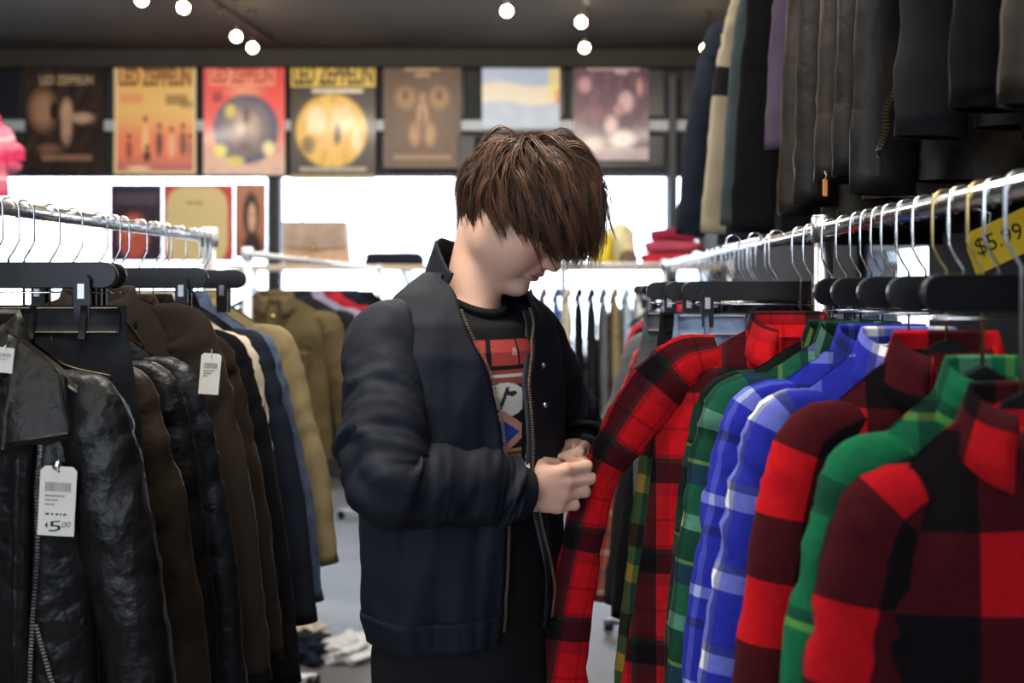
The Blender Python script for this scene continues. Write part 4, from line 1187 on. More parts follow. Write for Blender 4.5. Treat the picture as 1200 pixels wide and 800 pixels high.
def jacket_top(name, label, cat, hook, ax, w, L, mt, seed, group, swing=.05, SL=.60, fwd=0.0, thick=.027, ra=.056, style='zip', trim=None, collar_mat=None, far_sleeve=True, slide=0.0, neck=-.150, hard=chrome, cuffs=True, **kw):
    g = Garment(name, label, cat, group, hook, ax, w, L, mt, seed, thick, slide, neck, **kw)
    g.body(); g.sleeve(1, SL, swing, fwd, ra, cuff=(trim or mt) if cuffs else None)
    if far_sleeve: g.sleeve(-1, SL, .02, 0, ra * .9, .026, cuff=(trim or mt) if cuffs else None)
    cm = collar_mat or mt
    if style == 'zip':
        g.collar(cm, .035, .056, .055)
        g.zip([(0, -.05), (0, -L * .5), (0, -L * .98)], hard)
        for s_ in (-1, 1): g.patch('pocket_welt', [(s_ * .07, -L * .60), (s_ * .085, -L * .60), (s_ * .135, -L * .78), (s_ * .12, -L * .78)], mt, .003, .003, 3, 6)
        g.rib(trim or mt)
    elif style == 'blazer':
        g.collar(cm, .030, .058, .060)
        for s_ in (-1, 1): g.patch('lapel', [(s_ * .040, -.02), (s_ * .095, -.09), (s_ * .085, -.16), (s_ * .006, -.36)], cm, .004, .004, 7, 10)
        g.buttons(black_plastic, 0, -.42, -.56, 2, .010)
        g.patch('breast_pocket', [(.06, -.24), (.14, -.235), (.14, -.255), (.06, -.262)], mt, .003, .003, 6, 3)
        for s_ in (-1, 1): g.patch('pocket_flap', [(s_ * .05, -L * .72), (s_ * .16, -L * .72), (s_ * .16, -L * .80), (s_ * .05, -L * .80)], mt, .003, .003, 6, 4)
    elif style == 'button':
        g.collar(cm, .035, .056, .060)
        g.patch('button_placket', [(-.018, -.02), (.018, -.02), (.018, -L * .98), (-.018, -L * .98)], mt, .003, .004, 4, 24)
        g.buttons(hard, 0, -.08, -L * .9, 6, .008)
        for s_ in (-1, 1):
            pk = g.patch('chest_pocket', [(s_ * .05, -.20), (s_ * .145, -.20), (s_ * .14, -.34), (s_ * .055, -.34)], mt, .003, .003, 6, 6)
            g.patch('pocket_flap', [(s_ * .048, -.19), (s_ * .148, -.19), (s_ * .148, -.225), (s_ * .048, -.225)], mt, .006, .003, 6, 4, parent=pk)
        g.rib(trim or mt, .045)
    elif style == 'coat':
        g.collar(cm, .030, .058, .065)
        for s_ in (-1, 1): g.patch('lapel', [(s_ * .040, -.02), (s_ * .105, -.09), (s_ * .10, -.15), (s_ * .006, -.30)], cm, .004, .004, 7, 10)
        g.buttons(black_plastic, .02, -.34, -L * .75, 4, .011)
        for s_ in (-1, 1): g.patch('pocket_flap', [(s_ * .05, -L * .58), (s_ * .17, -L * .58), (s_ * .17, -L * .63), (s_ * .05, -L * .63)], mt, .003, .003, 6, 4)
    # shoulder seam where each sleeve is set in
    for s_ in (1,):
        m = MB(); pts = []
        for a in np.linspace(-.3, np.pi + .3, 14):
            pts.append(s_ * (w - .030) * 1.0)
    return g

def trousers(label, hook, ax, half, L, mt, seed, stitch, group, name='jeans', cat='jeans', drop=-.150, thick=.022, slide=0.0, taper=.72):
    g = Garment(name, label, cat, group, hook, ax, half, L, mt, seed, thick, slide, drop, 0.0, 0.0, .006, 2.0)
    nu = 26; xa = np.sin(np.linspace(-np.pi / 2, np.pi / 2, nu))
    def part(x0, x1, t0, t1, nm, tp):
        t = np.linspace(t0, t1, 34)[:, None]
        xc = (x0 + x1) / 2; hw = (x1 - x0) / 2
        k = 1 + .12 * smoothstep(t / .2) - (1 - tp) * smoothstep((t - .2) / .8)
        def f(xx, sd):
            x = (xc * k + hw * k * xx) ; b = thick * np.sqrt(np.clip(1 - np.abs(xx) ** 3, 0, 1)) * (.55 + .45 * smoothstep(t / .12))
            y = sd * b + .006 * t * np.sin(xx * 4 + seed) + .004 * nz(x * 10, t * 6, 0 * x, seed, 1.2)
            return g.loc(x, y, drop - t * L + 0 * x), np.stack([x, -t * L + 0 * x], -1)
        A, ua = f(xa[None], 1); Bk, ub = f(xa[::-1][None], -1)
        G = np.concatenate([A, Bk[:, 1:]], 1); uv = np.concatenate([ua, ub[:, 1:]], 1)
        return mesh_obj(nm, G.reshape(-1, 3), grid_faces(34, G.shape[1]), mt, g.t, uv=uv)
    part(-half, half, 0, .30, 'seat', .98)
    part(-half, .004, .26, 1, 'trouser_leg', taper); part(-.004, half, .26, 1, 'trouser_leg', taper)
    wb = g.patch('waistband', [(-half * .97, -.002), (half * .97, -.002), (half * .97, -.042), (-half * .97, -.042)], mt, .002, .003, 14, 4)
    for x in (-.7, -.3, .3, .7): g.patch('belt_loop', [(x * half - .005, .002), (x * half + .005, .002), (x * half + .005, -.050), (x * half - .005, -.050)], mt, .006, .003, 3, 4, parent=wb)
    for z in (-.004, -.040): g.seam('stitching', [(-half * .95, z), (0, z), (half * .95, z)], stitch, .0009, .006, parent=wb)
    g.seam('stitching', [(0, -.045), (.0, -.16), (-.01, -.22)], stitch, .0009, .004)
    for s_ in (-1, 1): g.seam('stitching', [(s_ * half * .45, -.045), (s_ * half * .55, -.085), (s_ * half * .92, -.105)], stitch, .0010, .004)
    g.stud('button', brass, 0, -.022, .008, .010)
    return g

def rail_pt(x, y, z): return (x, y, z)
LA = lambda th=0.0: (math.cos(math.radians(th)), math.sin(math.radians(th)))          # towards the aisle from a rail on the wearer side -x
RA = lambda th=0.0: (-math.cos(math.radians(th)), math.sin(math.radians(th)))

# ------------------------------------------------------------------ price tags and lettering
def text_obj(name, body, size, at, u, v, mt, parent, width=None, height=None, depth=.0004, bold=0.0):
    """flat lettering as a mesh; (at) is the centre, u / v the reading and up directions"""
    cu = bpy.data.curves.new('lettering', 'FONT'); cu.body = body; cu.size = size; cu.align_x = 'CENTER'; cu.align_y = 'CENTER'; cu.extrude = 0; cu.offset = bold
    cu.resolution_u = 3
    tmp = bpy.data.objects.new('lettering', cu); C.objects.link(tmp)
    dg = bpy.context.evaluated_depsgraph_get()
    me = bpy.data.meshes.new_from_object(tmp.evaluated_get(dg))
    bpy.data.objects.remove(tmp)
    n = len(me.vertices); co = np.zeros(n * 3, dtype=np.float32); me.vertices.foreach_get('co', co); co = co.reshape(-1, 3)
    F = [tuple(p.vertices) for p in me.polygons]; bpy.data.meshes.remove(me)
    mid = (co.max(0) + co.min(0)) / 2; co = co - mid; ext = co.max(0) - co.min(0)
    sx = width / ext[0] if width else 1; sy = height / ext[1] if height else (sx if width else 1)
    u = np.array(tuple(u), dtype=float); v = np.array(tuple(v), dtype=float); u /= np.linalg.norm(u); v /= np.linalg.norm(v)
    nrm = np.cross(u, v)
    V = np.array(tuple(at))[None] + co[:, :1] * sx * u + co[:, 1:2] * sy * v + depth * nrm
    return mesh_obj(name, V, F, mt, parent, smooth=False)

def price_tag(label, c, w, h, roll, written, barcode=True, yaw=0, lines=3, cut=True):
    """card hanging in the world at c (its centre), facing the camera side"""
    t = thing('price_tag', label, 'price tag', c, 'price tags on the leather jackets')
    a, y = math.radians(roll), math.radians(yaw)
    u = np.array([math.cos(a) * math.cos(y), math.cos(a) * math.sin(y), math.sin(a)]); v = np.array([-math.sin(a), 0, math.cos(a)]); nr = np.cross(u, v)
    k = .12 * w
    poly = [(-w / 2, -h / 2), (w / 2, -h / 2), (w / 2, h / 2 - k), (w / 2 - k, h / 2), (-w / 2 + k, h / 2), (-w / 2, h / 2 - k)] if cut else [(-w / 2, -h / 2), (w / 2, -h / 2), (w / 2, h / 2), (-w / 2, h / 2)]
    MB().prism(poly, (0, 0, 0), u, v, -nr * .0008).obj('card', card, t)
    e = .0003
    if barcode:
        m = MB(); rr = random.Random(int(w * 1e5) + len(label)); x = -w * .34
        while x < w * .34:
            b = rr.choice((.0006, .0010, .0016)); m.prism([(x, h * .14), (x + b, h * .14), (x + b, h * .27), (x, h * .27)], nr * e, u, v, nr * .0001); x += b + rr.choice((.0007, .0012))
        m.obj('barcode', faded_ink, t)
        for i in range(lines):
            m = MB(); x = -w * .33; zc_ = h * (.075 - .062 * i)
            while x < w * (.17, .02, -.12)[i % 3]:
                b = w * rr.uniform(.03, .07); m.prism([(x, zc_ - h * .012), (x + b, zc_ - h * .012), (x + b, zc_ + h * .012), (x, zc_ + h * .012)], nr * e, u, v, nr * .0001); x += b + w * .018
            m.obj('small_print', faded_ink, t)
    MB().lathe([(0, 0), (w * .045, 0), (w * .045, .0004), (0, .0004)], (0, 0, 0), 12, 1)
    hp = [v * (h * .43) + nr * e + w * .035 * (math.cos(q) * u + math.sin(q) * v) for q in np.linspace(0, 6.283, 12, endpoint=False)]
    MB().add(hp, [tuple(range(12))]).obj('punched_hole', ink, t)
    if written:
        text_obj('handwriting', written[0], .02, nr * e + u * (-w * .02) + v * (-h * .36), u + .12 * v, v, ink, t, height=h * .15, width=w * .34)
        text_obj('handwriting', written[1], .02, nr * e + u * (w * .29) + v * (-h * .33), u + .1 * v, v + .2 * u, ink, t, height=h * .085, width=w * .24)
        hh = [(-w * .30, -h * .36), (-w * .22, -h * .39), (-w * .235, -h * .30)]
        MB().prism(hh, nr * e, u, v, nr * .0001).obj('handwriting', ink, t)
        m = MB()
        for x, b in ((-.30, .10), (-.14, .05), (-.02, .07), (.09, .05), (.18, .09)): m.prism([(x * w, -h * .205), ((x + b) * w, -h * .20), ((x + b) * w, -h * .172), (x * w, -h * .178)], nr * e, u, v, nr * .0001)
        m.obj('handwriting', ink, t)
    MB().tube([v * (h * .43) + nr * .001, v * (h * .50) + nr * .006, v * (h * .60) + nr * .002], .0005, 5).obj('string', white_cotton, t)
    return t

# ------------------------------------------------------------------ leather rack (in depth order)
LG = 'coats and jackets on the leather rack'
LH = 'hangers on the leather rack'
def lhook(d): return (LRX, d, LRZ)
# 1 biker jacket
g = Garment('leather_jacket', 'black leather biker jacket with a snapped wide lapel and a white tag', 'jacket', LG, lhook(1.40), LA(-6), .19, .66, black_leather, 2, .036, .035, neck=-.180, fold=.006)
g.body(); g.sleeve(1, .62, .075, 0, .056, .036, cuff=black_leather); g.sleeve(-1, .60, .02, 0, .05, .03)
g.collar(olive_leather, .040, .058, .060)
lap = g.patch('lapel', [(.078, .006), (.138, -.026), (.172, -.150), (.078, -.162)], olive_leather, .010, .006, 12, 14)
g.seam('stitching', [(.131, -.032), (.164, -.143)], black_leather, .0022, .016, parent=lap); g.seam('stitching', [(.164, -.143), (.084, -.154)], black_leather, .0022, .016, parent=lap)
g.stud('snap', chrome, .154, -.137, .0065, .018, lap)
lap2 = g.patch('lapel', [(-.040, -.012), (-.11, -.045), (-.13, -.19), (-.02, -.21)], olive_leather, .010, .006, 10, 12)
g.zip([(.128, -.155), (.126, -.30), (.113, -.48), (.10, -.64)], chrome, .006)
g.patch('zip_flap', [(.096, -.155), (.120, -.155), (.106, -.64), (.08, -.64)], black_leather, .004, .004, 4, 20)
g.stud('snap', chrome, .038, -.262, .007, .010)
ep = g.patch('epaulette', [(.075, -.030), (.112, -.012), (.180, -.058), (.165, -.088)], olive_leather, .010, .004, 8, 6, smooth=True)
g.patch('shoulder_yoke', [(.055, .006), (.185, -.080), (.172, -.14), (.085, -.085)], olive_leather, .005, .004, 10, 8)
g.zip([(.125, -.40), (.155, -.52)], chrome, .006)
g.zip([(-.03, -.33), (-.11, -.26)], chrome, .006)
g.rib(black_leather, .04)
hanger(lhook(1.40), LA(-6), 'suit', 'black plastic hanger inside the biker jacket', LH, .17, nk=-.180)
tp = P(67, 587, 1.335)
price_tag('cut-cornered white price tag with barcode and handwritten 5 on the biker jacket', tp, .049, .093, -3, ('5', '00'))
price_tag('small white label by the collar of the biker jacket', P(6, 422, 1.35), .022, .034, -6, None, True, lines=2, cut=False)
# 2 dark jeans on a clip hanger
light_denim = mat('light_blue_denim', (.15, .21, .33), .85, var=.4, vscale=30, bump=.6, bscale=600, spec=.2)
trousers('dark jeans clipped by the waist behind the biker jacket', lhook(1.50), LA(0), .19, .98, denim_dark, 3, brass_thread, LG, slide=.012, drop=-.150)
hanger(lhook(1.50), LA(0), 'clip', 'black clip hanger gripping the dark jeans', LH, .19)
hanger(lhook(1.545), LA(3), 'clip', 'spare black clip hanger just behind the one gripping the dark jeans', LH, .18)
# 3..12
def lj(label, d, w, mt, seed, style='zip', kind='leather_jacket', hk=True, hname=None, name=None, **kw):
    th = kw.pop('th', 0)
    g = jacket_top(kind, label, kw.pop('cat', 'jacket'), lhook(d), LA(th), w, kw.pop('L', .66), mt, seed, LG, style=style, **kw)
    if hk: hanger(lhook(d), LA(th), 'suit', 'black hanger inside the ' + hname, LH, w - .03, nk=g.neck)
    return g
g = lj('worn brown leather jacket with a tan collar beside the dark jeans', 1.59, .185, dark_brown_leather, 4, 'button', hname='worn brown leather jacket', L=.72, swing=.085, SL=.66, collar_mat=brown_leather, neck=-.185)
g.patch('shoulder_yoke', [(.05, .004), (.175, -.070), (.165, -.13), (.05, -.10)], brown_leather, .005, .004, 10, 8)
lj('plain black leather jacket hanging behind the worn brown leather one', 1.672, .188, black_leather, 5, 'zip', hname='plain black leather jacket', L=.66, swing=.055, SL=.62, neck=-.185)
lj('scuffed blue-black leather jacket with a cream tag on its sleeve', 1.752, .192, blue_black_leather, 6, 'zip', hname='scuffed blue-black leather jacket', L=.68, swing=.070, SL=.60, neck=-.185)
price_tag('cream paper price tag on the scuffed blue-black leather sleeve', P(246, 438, 1.70), .033, .070, -5, None, True, yaw=10)
lj('grey-brown suede jacket under a clip hanger', 1.850, .182, suede_brown, 7, 'blazer', 'suede_jacket', hname='grey-brown suede jacket', L=.70, swing=.095, SL=.66, neck=-.135, drop=.06)
hanger(lhook(1.905), LA(0), 'clip', 'black clip hanger with a bright clip above the grey-brown suede jacket', LH, .185)
lj('chestnut brown suede coat between the grey-brown suede and a black coat', 1.945, .190, suede_dark, 8, 'blazer', 'suede_jacket', hname='chestnut brown suede coat', L=.62, swing=.085, SL=.60)
lj('long black wool coat with a straight hem on the leather rack', 2.030, .192, black_wool, 9, 'coat', 'wool_coat', hname='long black wool coat', cat='coat', L=.70, swing=.095, SL=.68)
lj('cream cotton jacket showing a narrow pale sleeve among dark coats', 2.100, .196, cream_cotton, 10, 'button', 'cotton_jacket', hname='cream cotton jacket', L=.55, swing=.035, SL=.48, ra=.046)
hanger(lhook(2.135), LA(0), 'clip', 'black clip hanger with a pale clip over the cream jacket', LH, .185)
lj('dark navy cotton jacket with a blue sheen next to the cream one', 2.160, .200, navy_cotton, 11, 'zip', 'cotton_jacket', hname='dark navy cotton jacket', L=.62, swing=.085, SL=.60)
lj('blue denim jacket hanging just before the khaki jacket', 2.243, .198, denim_blue, 12, 'button', 'denim_jacket', hname='blue denim jacket', L=.60, swing=.090, SL=.58, hard=brass, ra=.046)
lj('light khaki canvas jacket at the far end of the leather rack', 2.328, .210, tan_cotton, 13, 'button', 'canvas_jacket', hname='light khaki canvas jacket', L=.55, swing=.085, SL=.52, hard=brass)
for k, (d, nm) in enumerate(((2.365, 'first bare black hanger beyond the khaki jacket'), (2.40, 'last bare black hanger at the white end post of the leather rack'))):
    hanger(lhook(d), LA(4 - 8 * k), 'suit', nm, LH, .18)

# ------------------------------------------------------------------ plaid rack (in depth order)
RG = 'plaid shirts on the chrome rail'
RH_ = 'hangers on the plaid shirt rail'
def rhook(d): return (RRX, d, RRZ)
brassy = brass
def fl(label, d, w, mt, seed, hname, th=0, hk='suit', hm_=None, **kw):
    g = flannel(label, rhook(d), RA(th), w, kw.pop('L', .74), mt, seed, **kw)
    hanger(rhook(d), RA(th), hk, 'black hanger carrying the ' + hname, RH_, w - .035 + min(0, g.slide), hook_mat=hm_, nk=g.neck)
    return g
fl('red and black buffalo plaid shirt, largest checks, beside the yellow price card', .985, .165, plaid_buffalo_a, 3, 'large-check red and black shirt', slide=-.010, swing=.045, SL=.62, hm_=galv, pocket=False, neck=-.215)
fl('green plaid shirt with a tan stripe behind the large-check red shirt', 1.075, .168, plaid_green_tan, 4, 'green and tan plaid shirt', swing=.055, slide=-.022, hm_=brassy, neck=-.195)
fl('red and black plaid shirt between the green plaid and the blue plaid shirts', 1.175, .170, plaid_buffalo_b, 5, 'red shirt between green and blue', swing=.055, hm_=brassy)
fl('blue and white plaid shirt with broad white bands', 1.300, .180, plaid_blue, 6, 'blue and white plaid shirt', swing=.065)
fl('royal blue plaid shirt behind the blue and white one', 1.405, .190, plaid_blue_b, 7, 'royal blue plaid shirt', swing=.060)
fl('green tartan shirt with white and yellow lines next to the royal blue one', 1.505, .205, plaid_tartan, 8, 'green tartan shirt', swing=.055)
fl('very dark green shirt with yellow lines, half hidden behind the green tartan', 1.580, .205, plaid_dark, 9, 'very dark green shirt', swing=.045)
h8 = np.array(rhook(1.665))
pull = [np.array(p) - h8 for p in ((.270, 1.665, 1.345), (.215, 1.665, 1.328), (.165, 1.662, 1.280), (.112, 1.660, 1.205), (.068, 1.660, 1.130), (.038, 1.658, 1.00), (.014, 1.660, .87), (-.006, 1.662, .735))]
fl('bright red checked flannel shirt whose sleeve the shopper is pulling out', 1.665, .215, plaid_red_sq, 10, 'bright red checked flannel', slide=.072, L=.84, flare=.50, neck=-.16, pts=pull, rads=([.030, .046, .052, .044, .030, .036, .042, .045], [.010, .016, .020, .018, .012, .018, .020, .022]))
fl('narrow green and gold plaid shirt squeezed behind the bright red flannel', 1.790, .215, plaid_watch, 12, 'green and gold plaid shirt', slide=.045, swing=.075, SL=.74, ra=.040)
fl('dark red plaid shirt almost hidden between the green and gold shirt and the jeans', 1.875, .205, plaid_maroon, 13, 'dark red plaid shirt', slide=.02)
TG = 'trousers clipped on the chrome rail'
def tr(label, d, half, mt, seed, st, hname, slide, th=0, **kw):
    trousers(label, rhook(d), RA(th), half, .96, mt, seed, st, TG, slide=slide, **kw)
    h = hanger(tuple(np.array(rhook(d)) + np.array([-slide, 0, 0])), RA(th), 'clip', 'black clip hanger gripping the ' + hname, RH_, .19)
tr('mid blue jeans with pale stitching clipped behind the bright red flannel', 1.985, .205, light_denim, 5, cream_cotton, 'mid blue jeans', .02)
tr('black trousers clipped behind the mid blue jeans', 2.075, .20, black_wool, 6, black_wool, 'black trousers', .045, name='trousers')
tr('faded grey jeans whose leg edge shows beside the shopper', 2.165, .195, denim_grey, 7, cream_cotton, 'faded grey jeans', .075, taper=.95)
def rj(label, d, w, mt, seed, hname, style='zip', kind='cotton_jacket', cat='jacket', **kw):
    g = jacket_top(kind, label, cat, rhook(d), RA(0), w, kw.pop('L', .70), mt, seed, 'jackets on the plaid shirt rail', style=style, **kw)
    hanger(rhook(d + .004), RA(0), 'suit', 'black hanger carrying the ' + hname, RH_, w - .01)
rj('plain black jacket behind the faded grey jeans', 2.27, .205, black_wool, 14, 'plain black jacket', swing=.09)
rj('charcoal jacket between the plain black jacket and the rust plaid shirt', 2.37, .215, charcoal_wool, 15, 'charcoal jacket', swing=.09)
g = flannel('rust and cream plaid shirt with a narrow bright sleeve', rhook(2.48), RA(0), .225, .74, plaid_rust, 16, swing=.12, slide=.02)
hanger(rhook(2.484), RA(0), 'suit', 'black hanger carrying the rust and cream plaid shirt', RH_, .21)
rj('grey cotton jacket at the back of the rust plaid shirt', 2.60, .235, grey_cotton, 17, 'grey cotton jacket', swing=.13, style='button', slide=.02)
rj('dark brown suede jacket beyond the grey cotton jacket on the plaid rail', 2.78, .22, suede_brown, 18, 'dark brown suede jacket', swing=.06, style='blazer', kind='suede_jacket')
rj('black cotton coat beyond the brown suede on the plaid rail', 2.98, .21, black_wool, 19, 'black cotton coat', swing=.05, style='coat', kind='wool_coat', cat='coat')
rj('pink-red jacket near the white end post of the plaid rail', 3.30, .19, red_cotton, 20, 'pink-red jacket', swing=.03, L=.55)
for k, d in enumerate((1.035, 1.125, 1.24, 1.36, 1.455, 2.12, 2.22, 2.32, 2.42, 2.54, 2.68, 2.88, 3.12, 3.45, 3.62, 3.80, 4.0)):
    nm = ('between the large-check red and the green plaid shirts', 'between the green plaid and the red and black shirt', 'in the gap before the blue and white shirt', 'between the two blue shirts', 'before the green tartan shirt',
          'between the black trousers and the grey jeans', 'between the grey jeans and the black jacket', 'after the plain black jacket', 'just before the rust plaid shirt', 'just after the rust plaid shirt', 'before the dark brown suede jacket', 'before the black cotton coat', 'after the black cotton coat',
          'first beyond the pink-red jacket', 'second beyond the pink-red jacket', 'third beyond the pink-red jacket', 'beside the white end post')[k]
    hanger(rhook(d), RA((k * 37) % 13 - 6), 'bar' if d < 1.6 else ('clip' if k % 2 else 'suit'), 'empty black hanger ' + nm, RH_, .085 if d < 1.6 else .17)

# handwritten yellow price card hanging from the plaid rail
cw = P(1166, 283, 1.22)
t = thing('price_card', 'yellow card with handwritten 5.99 behind the chrome hooks', 'sign', cw)
a = math.radians(20); u = np.array([math.cos(a), .25, math.sin(a)]); u /= np.linalg.norm(u); v = np.array([-math.sin(a), 0, math.cos(a)]); nr = np.cross(u, v)
MB().prism([(-.040, -.030), (.052, -.026), (.056, .026), (-.026, .022), (-.040, .005)], (0, 0, 0), u, v, -nr * .001).obj('card', yellow_card, t)
text_obj('handwriting', '$5.99', .03, nr * .0006 + u * .006 + v * .000, u, v, ink, t, width=.070, height=.024)
MB().tube([v * .02, v * .035 + nr * .01, np.array([RRX, cw[1], RRZ]) - np.array(tuple(cw)) + np.array([0, 0, .016])], .0007, 5).obj('string', white_cotton, t)

# ------------------------------------------------------------------ high rail of coats on the side wall
UG = 'coats on the high wall rail'
coat_brown = mat('deep_brown_leather', (.017, .0115, .0075), .5, var=.35, vscale=10, bump=.3, bscale=350, crease=.35, cscale=14, spec=.25)
coat_black = mat('brown_black_leather', (.0085, .007, .0055), .48, var=.4, vscale=10, bump=.3, bscale=380, crease=.4, cscale=15, spec=.25)
def up_(label, d, mt, seed, hem, style='coat', kind='wool_coat', cat='coat', w=.215, swing=.06, th=0, hname=None, ra=.058, thick=.035, slh=None, slide=0.0, **kw):
    L = (URZ - .150) - (CAM_Z + hem)
    SLn = (URZ - .150 - .092) - (CAM_Z + (slh if slh is not None else hem + .04))
    g = jacket_top(kind, label, cat, (URX, d, URZ), RA(th), w, L, mt, seed, UG, style=style, swing=swing, SL=SLn, ra=ra, thick=thick, slide=slide, far_sleeve=True, **kw)
    hanger((URX, d + .004, URZ), RA(th), 'suit', 'hanger high on the wall rail inside the ' + hname, 'hangers on the high wall rail', w - .01)
    return g
up_('blue-black coat at the window end of the high rail', 3.62, navy_cotton, 21, .16, hname='blue-black coat at the window end', swing=.10, ra=.07)
g = up_('khaki coat with a grey band around its sleeve on the high rail', 3.18, khaki_wool, 22, .22, hname='khaki coat', swing=.08, ra=.05, slh=.185, w=.20, slide=.02)
up_('slim teal-grey jacket beside the khaki coat', 2.90, teal_grey, 23, .15, 'zip', 'cotton_jacket', 'jacket', hname='slim teal-grey jacket', swing=.06)
up_('wide black-navy wool coat on the high rail', 2.62, black_wool, 24, .115, hname='wide black-navy wool coat', swing=.07, ra=.07)
up_('narrow mauve jacket edge next to the wide black-navy coat', 2.33, mauve_cotton, 25, .30, 'button', 'cotton_jacket', 'jacket', hname='narrow mauve jacket', swing=.05, slh=.33)
up_('chocolate brown leather coat beside the mauve jacket', 2.21, coat_brown, 26, .13, 'coat', 'leather_coat', 'coat', hname='chocolate brown leather coat', swing=.055, ra=.05)
up_('matt charcoal leather coat with a straight hem on the high rail', 2.08, coat_black, 27, .14, 'coat', 'leather_coat', 'coat', hname='matt charcoal leather coat', swing=.045, ra=.06)
up_('dark leather jacket with an orange zip pull on the high rail', 1.90, coat_brown, 28, .17, 'zip', 'leather_jacket', 'jacket', hname='dark leather jacket with the orange pull', swing=.05)
MB_ = MB(); q = P(967, 216, 1.74)
up_('brown-black leather jacket hanging before the brass-zipped one', 1.77, coat_black, 29, .165, 'zip', 'leather_jacket', 'jacket', hname='brown-black leather jacket', swing=.05)
gz = up_('black leather jacket with a long brass zip on its sleeve', 1.62, coat_black, 30, .175, 'zip', 'leather_jacket', 'jacket', hname='jacket with the long brass zip', swing=.055, ra=.066, slh=.160)
gc = up_('heavy charcoal wool coat with a high hem on the high rail', 1.40, charcoal_wool, 31, .225, hname='heavy charcoal wool coat', swing=.06, ra=.062, slh=.22)
up_('thick black coat behind the heavy charcoal wool coat', 1.24, black_wool, 32, .19, hname='thick black coat', swing=.05)
up_('old brown leather coat nearest the corner of the high rail', 1.08, coat_brown, 33, .165, 'coat', 'leather_coat', 'coat', hname='old brown leather coat', swing=.06)
# grey band on the khaki sleeve
pth = g.last_path; k0 = int(len(pth) * .62); Gs = g.last_G[k0:k0 + 4]; c_ = pth[k0:k0 + 4][:, None]
mesh_obj('sleeve_band', (c_ + (Gs - c_) * 1.04).reshape(-1, 3), grid_faces(4, Gs.shape[1]), charcoal_wool, [o for o in g.t.children if o.name.startswith('sleeve')][0])
# brass zip on the sleeve cuff of the leather jacket
G_ = gz.last_G if False else None
def sleeve_zip(g, which, s0, s1, th_i, th_j, mt, pull_mat, length=1.0):
    """zip laid along the hanging sleeve's camera side"""
    o = [c for c in g.t.children if c.name.startswith('sleeve')][which]
    n = len(o.data.vertices); co = np.zeros(n * 3, dtype=np.float32); o.data.vertices.foreach_get('co', co); co = co.reshape(44, -1, 3)
    i0, i1 = int(44 * s0), int(44 * s1)
    nu_ = co.shape[1]
    cam_side = [int(np.argmin(co[i, :, 1] + .0 * co[i, :, 0])) for i in range(i0, i1)]
    pts = np.array([co[i, int(round(th_i + (th_j - th_i) * (i - i0) / (i1 - i0)))] for i in range(i0, i1)])
    pts[:, 1] -= .003
    teeth(catmull(pts, 120), np.array([0, -1.0, 0]), mt, o, .0055, .0042)
    e = pts[-1]
    m = MB().box((e[0], e[1] - .004, e[2] - .004), (.010, .005, .014), .002); m.box((e[0] - .001, e[1] - .006, e[2] - .026), (.008, .002, .030), .0008)
    m.obj('zip_pull', pull_mat, o)
nu_half = 27
sleeve_zip(gz, 0, .80, .955, 8.5, 4.5, brass, chrome)
t = thing('zip_tag', 'orange leather pull tab dangling from a dark jacket on the high rail', 'tag', P(967, 220, 1.74))
MB().box((0, 0, 0), (.009, .002, .030), .001).obj('tab', thread_orange, t); MB().tube([(0, 0, .014), (.003, 0, .022), (0, 0, .030)], .0018, 6).obj('ring', chrome, t)

# ------------------------------------------------------------------ olive jacket rack and crosswise rack
OG = 'clothes on the white rack'
def oj(label, d, w, mt, seed, style, kind, hname, **kw):
    g = jacket_top(kind, label, 'jacket', (R2X, d, R2Z), LA(0), w, kw.pop('L', .66), mt, seed, OG, style=style, **kw)
    hanger((R2X, d + .004, R2Z), LA(0), 'suit', 'hanger inside the ' + hname, 'hangers on the white rack', w - .01)
oj('olive canvas jacket hanging open to view behind the leather rack', 3.78, .225, olive_canvas, 41, 'button', 'canvas_jacket', 'olive canvas jacket', slide=.05, L=.62, swing=.06, hard=brass)
oj('dark denim jacket just behind the olive canvas jacket', 4.02, .225, denim_dark, 42, 'button', 'denim_jacket', 'dark denim jacket behind the olive one', slide=.06, swing=.07)
oj('grey-lilac cardigan behind the dark denim jacket on the white rack', 4.40, .22, lilac_cotton, 43, 'button', 'cardigan', 'grey-lilac cardigan', slide=.02, swing=.05)
oj('bright red jacket on the white rack behind the shopper', 4.85, .22, red_cotton, 44, 'zip', 'cotton_jacket', 'bright red jacket', slide=.0, swing=.05)
oj('navy jacket beyond the bright red one on the white rack', 5.30, .22, navy_cotton, 45, 'zip', 'cotton_jacket', 'navy jacket beyond the red one', swing=.05)
oj('black coat at the far end of the white rack', 5.75, .22, black_wool, 46, 'coat', 'wool_coat', 'black coat at the far end of the white rack', swing=.05)
MG = 'clothes seen edge on under the shelf'
mid = [(-.30, navy_cotton, 'navy'), (-.225, black_wool, 'black'), (-.15, denim_dark, 'dark denim'), (-.075, grey_cotton, 'grey'), (.00, blue_cotton, 'royal blue'), (.062, cream_cotton, 'narrow cream'), (.125, black_wool, 'deep black'), (.195, charcoal_wool, 'charcoal'), (.262, grey_cotton, 'soft grey'), (.325, tan_cotton, 'tan'), (.39, pale_blue, 'pale blue'), (.46, white_cotton, 'white'), (.53, lilac_cotton, 'lilac'), (.61, maroon_cotton, 'maroon')]
prev = 'post'
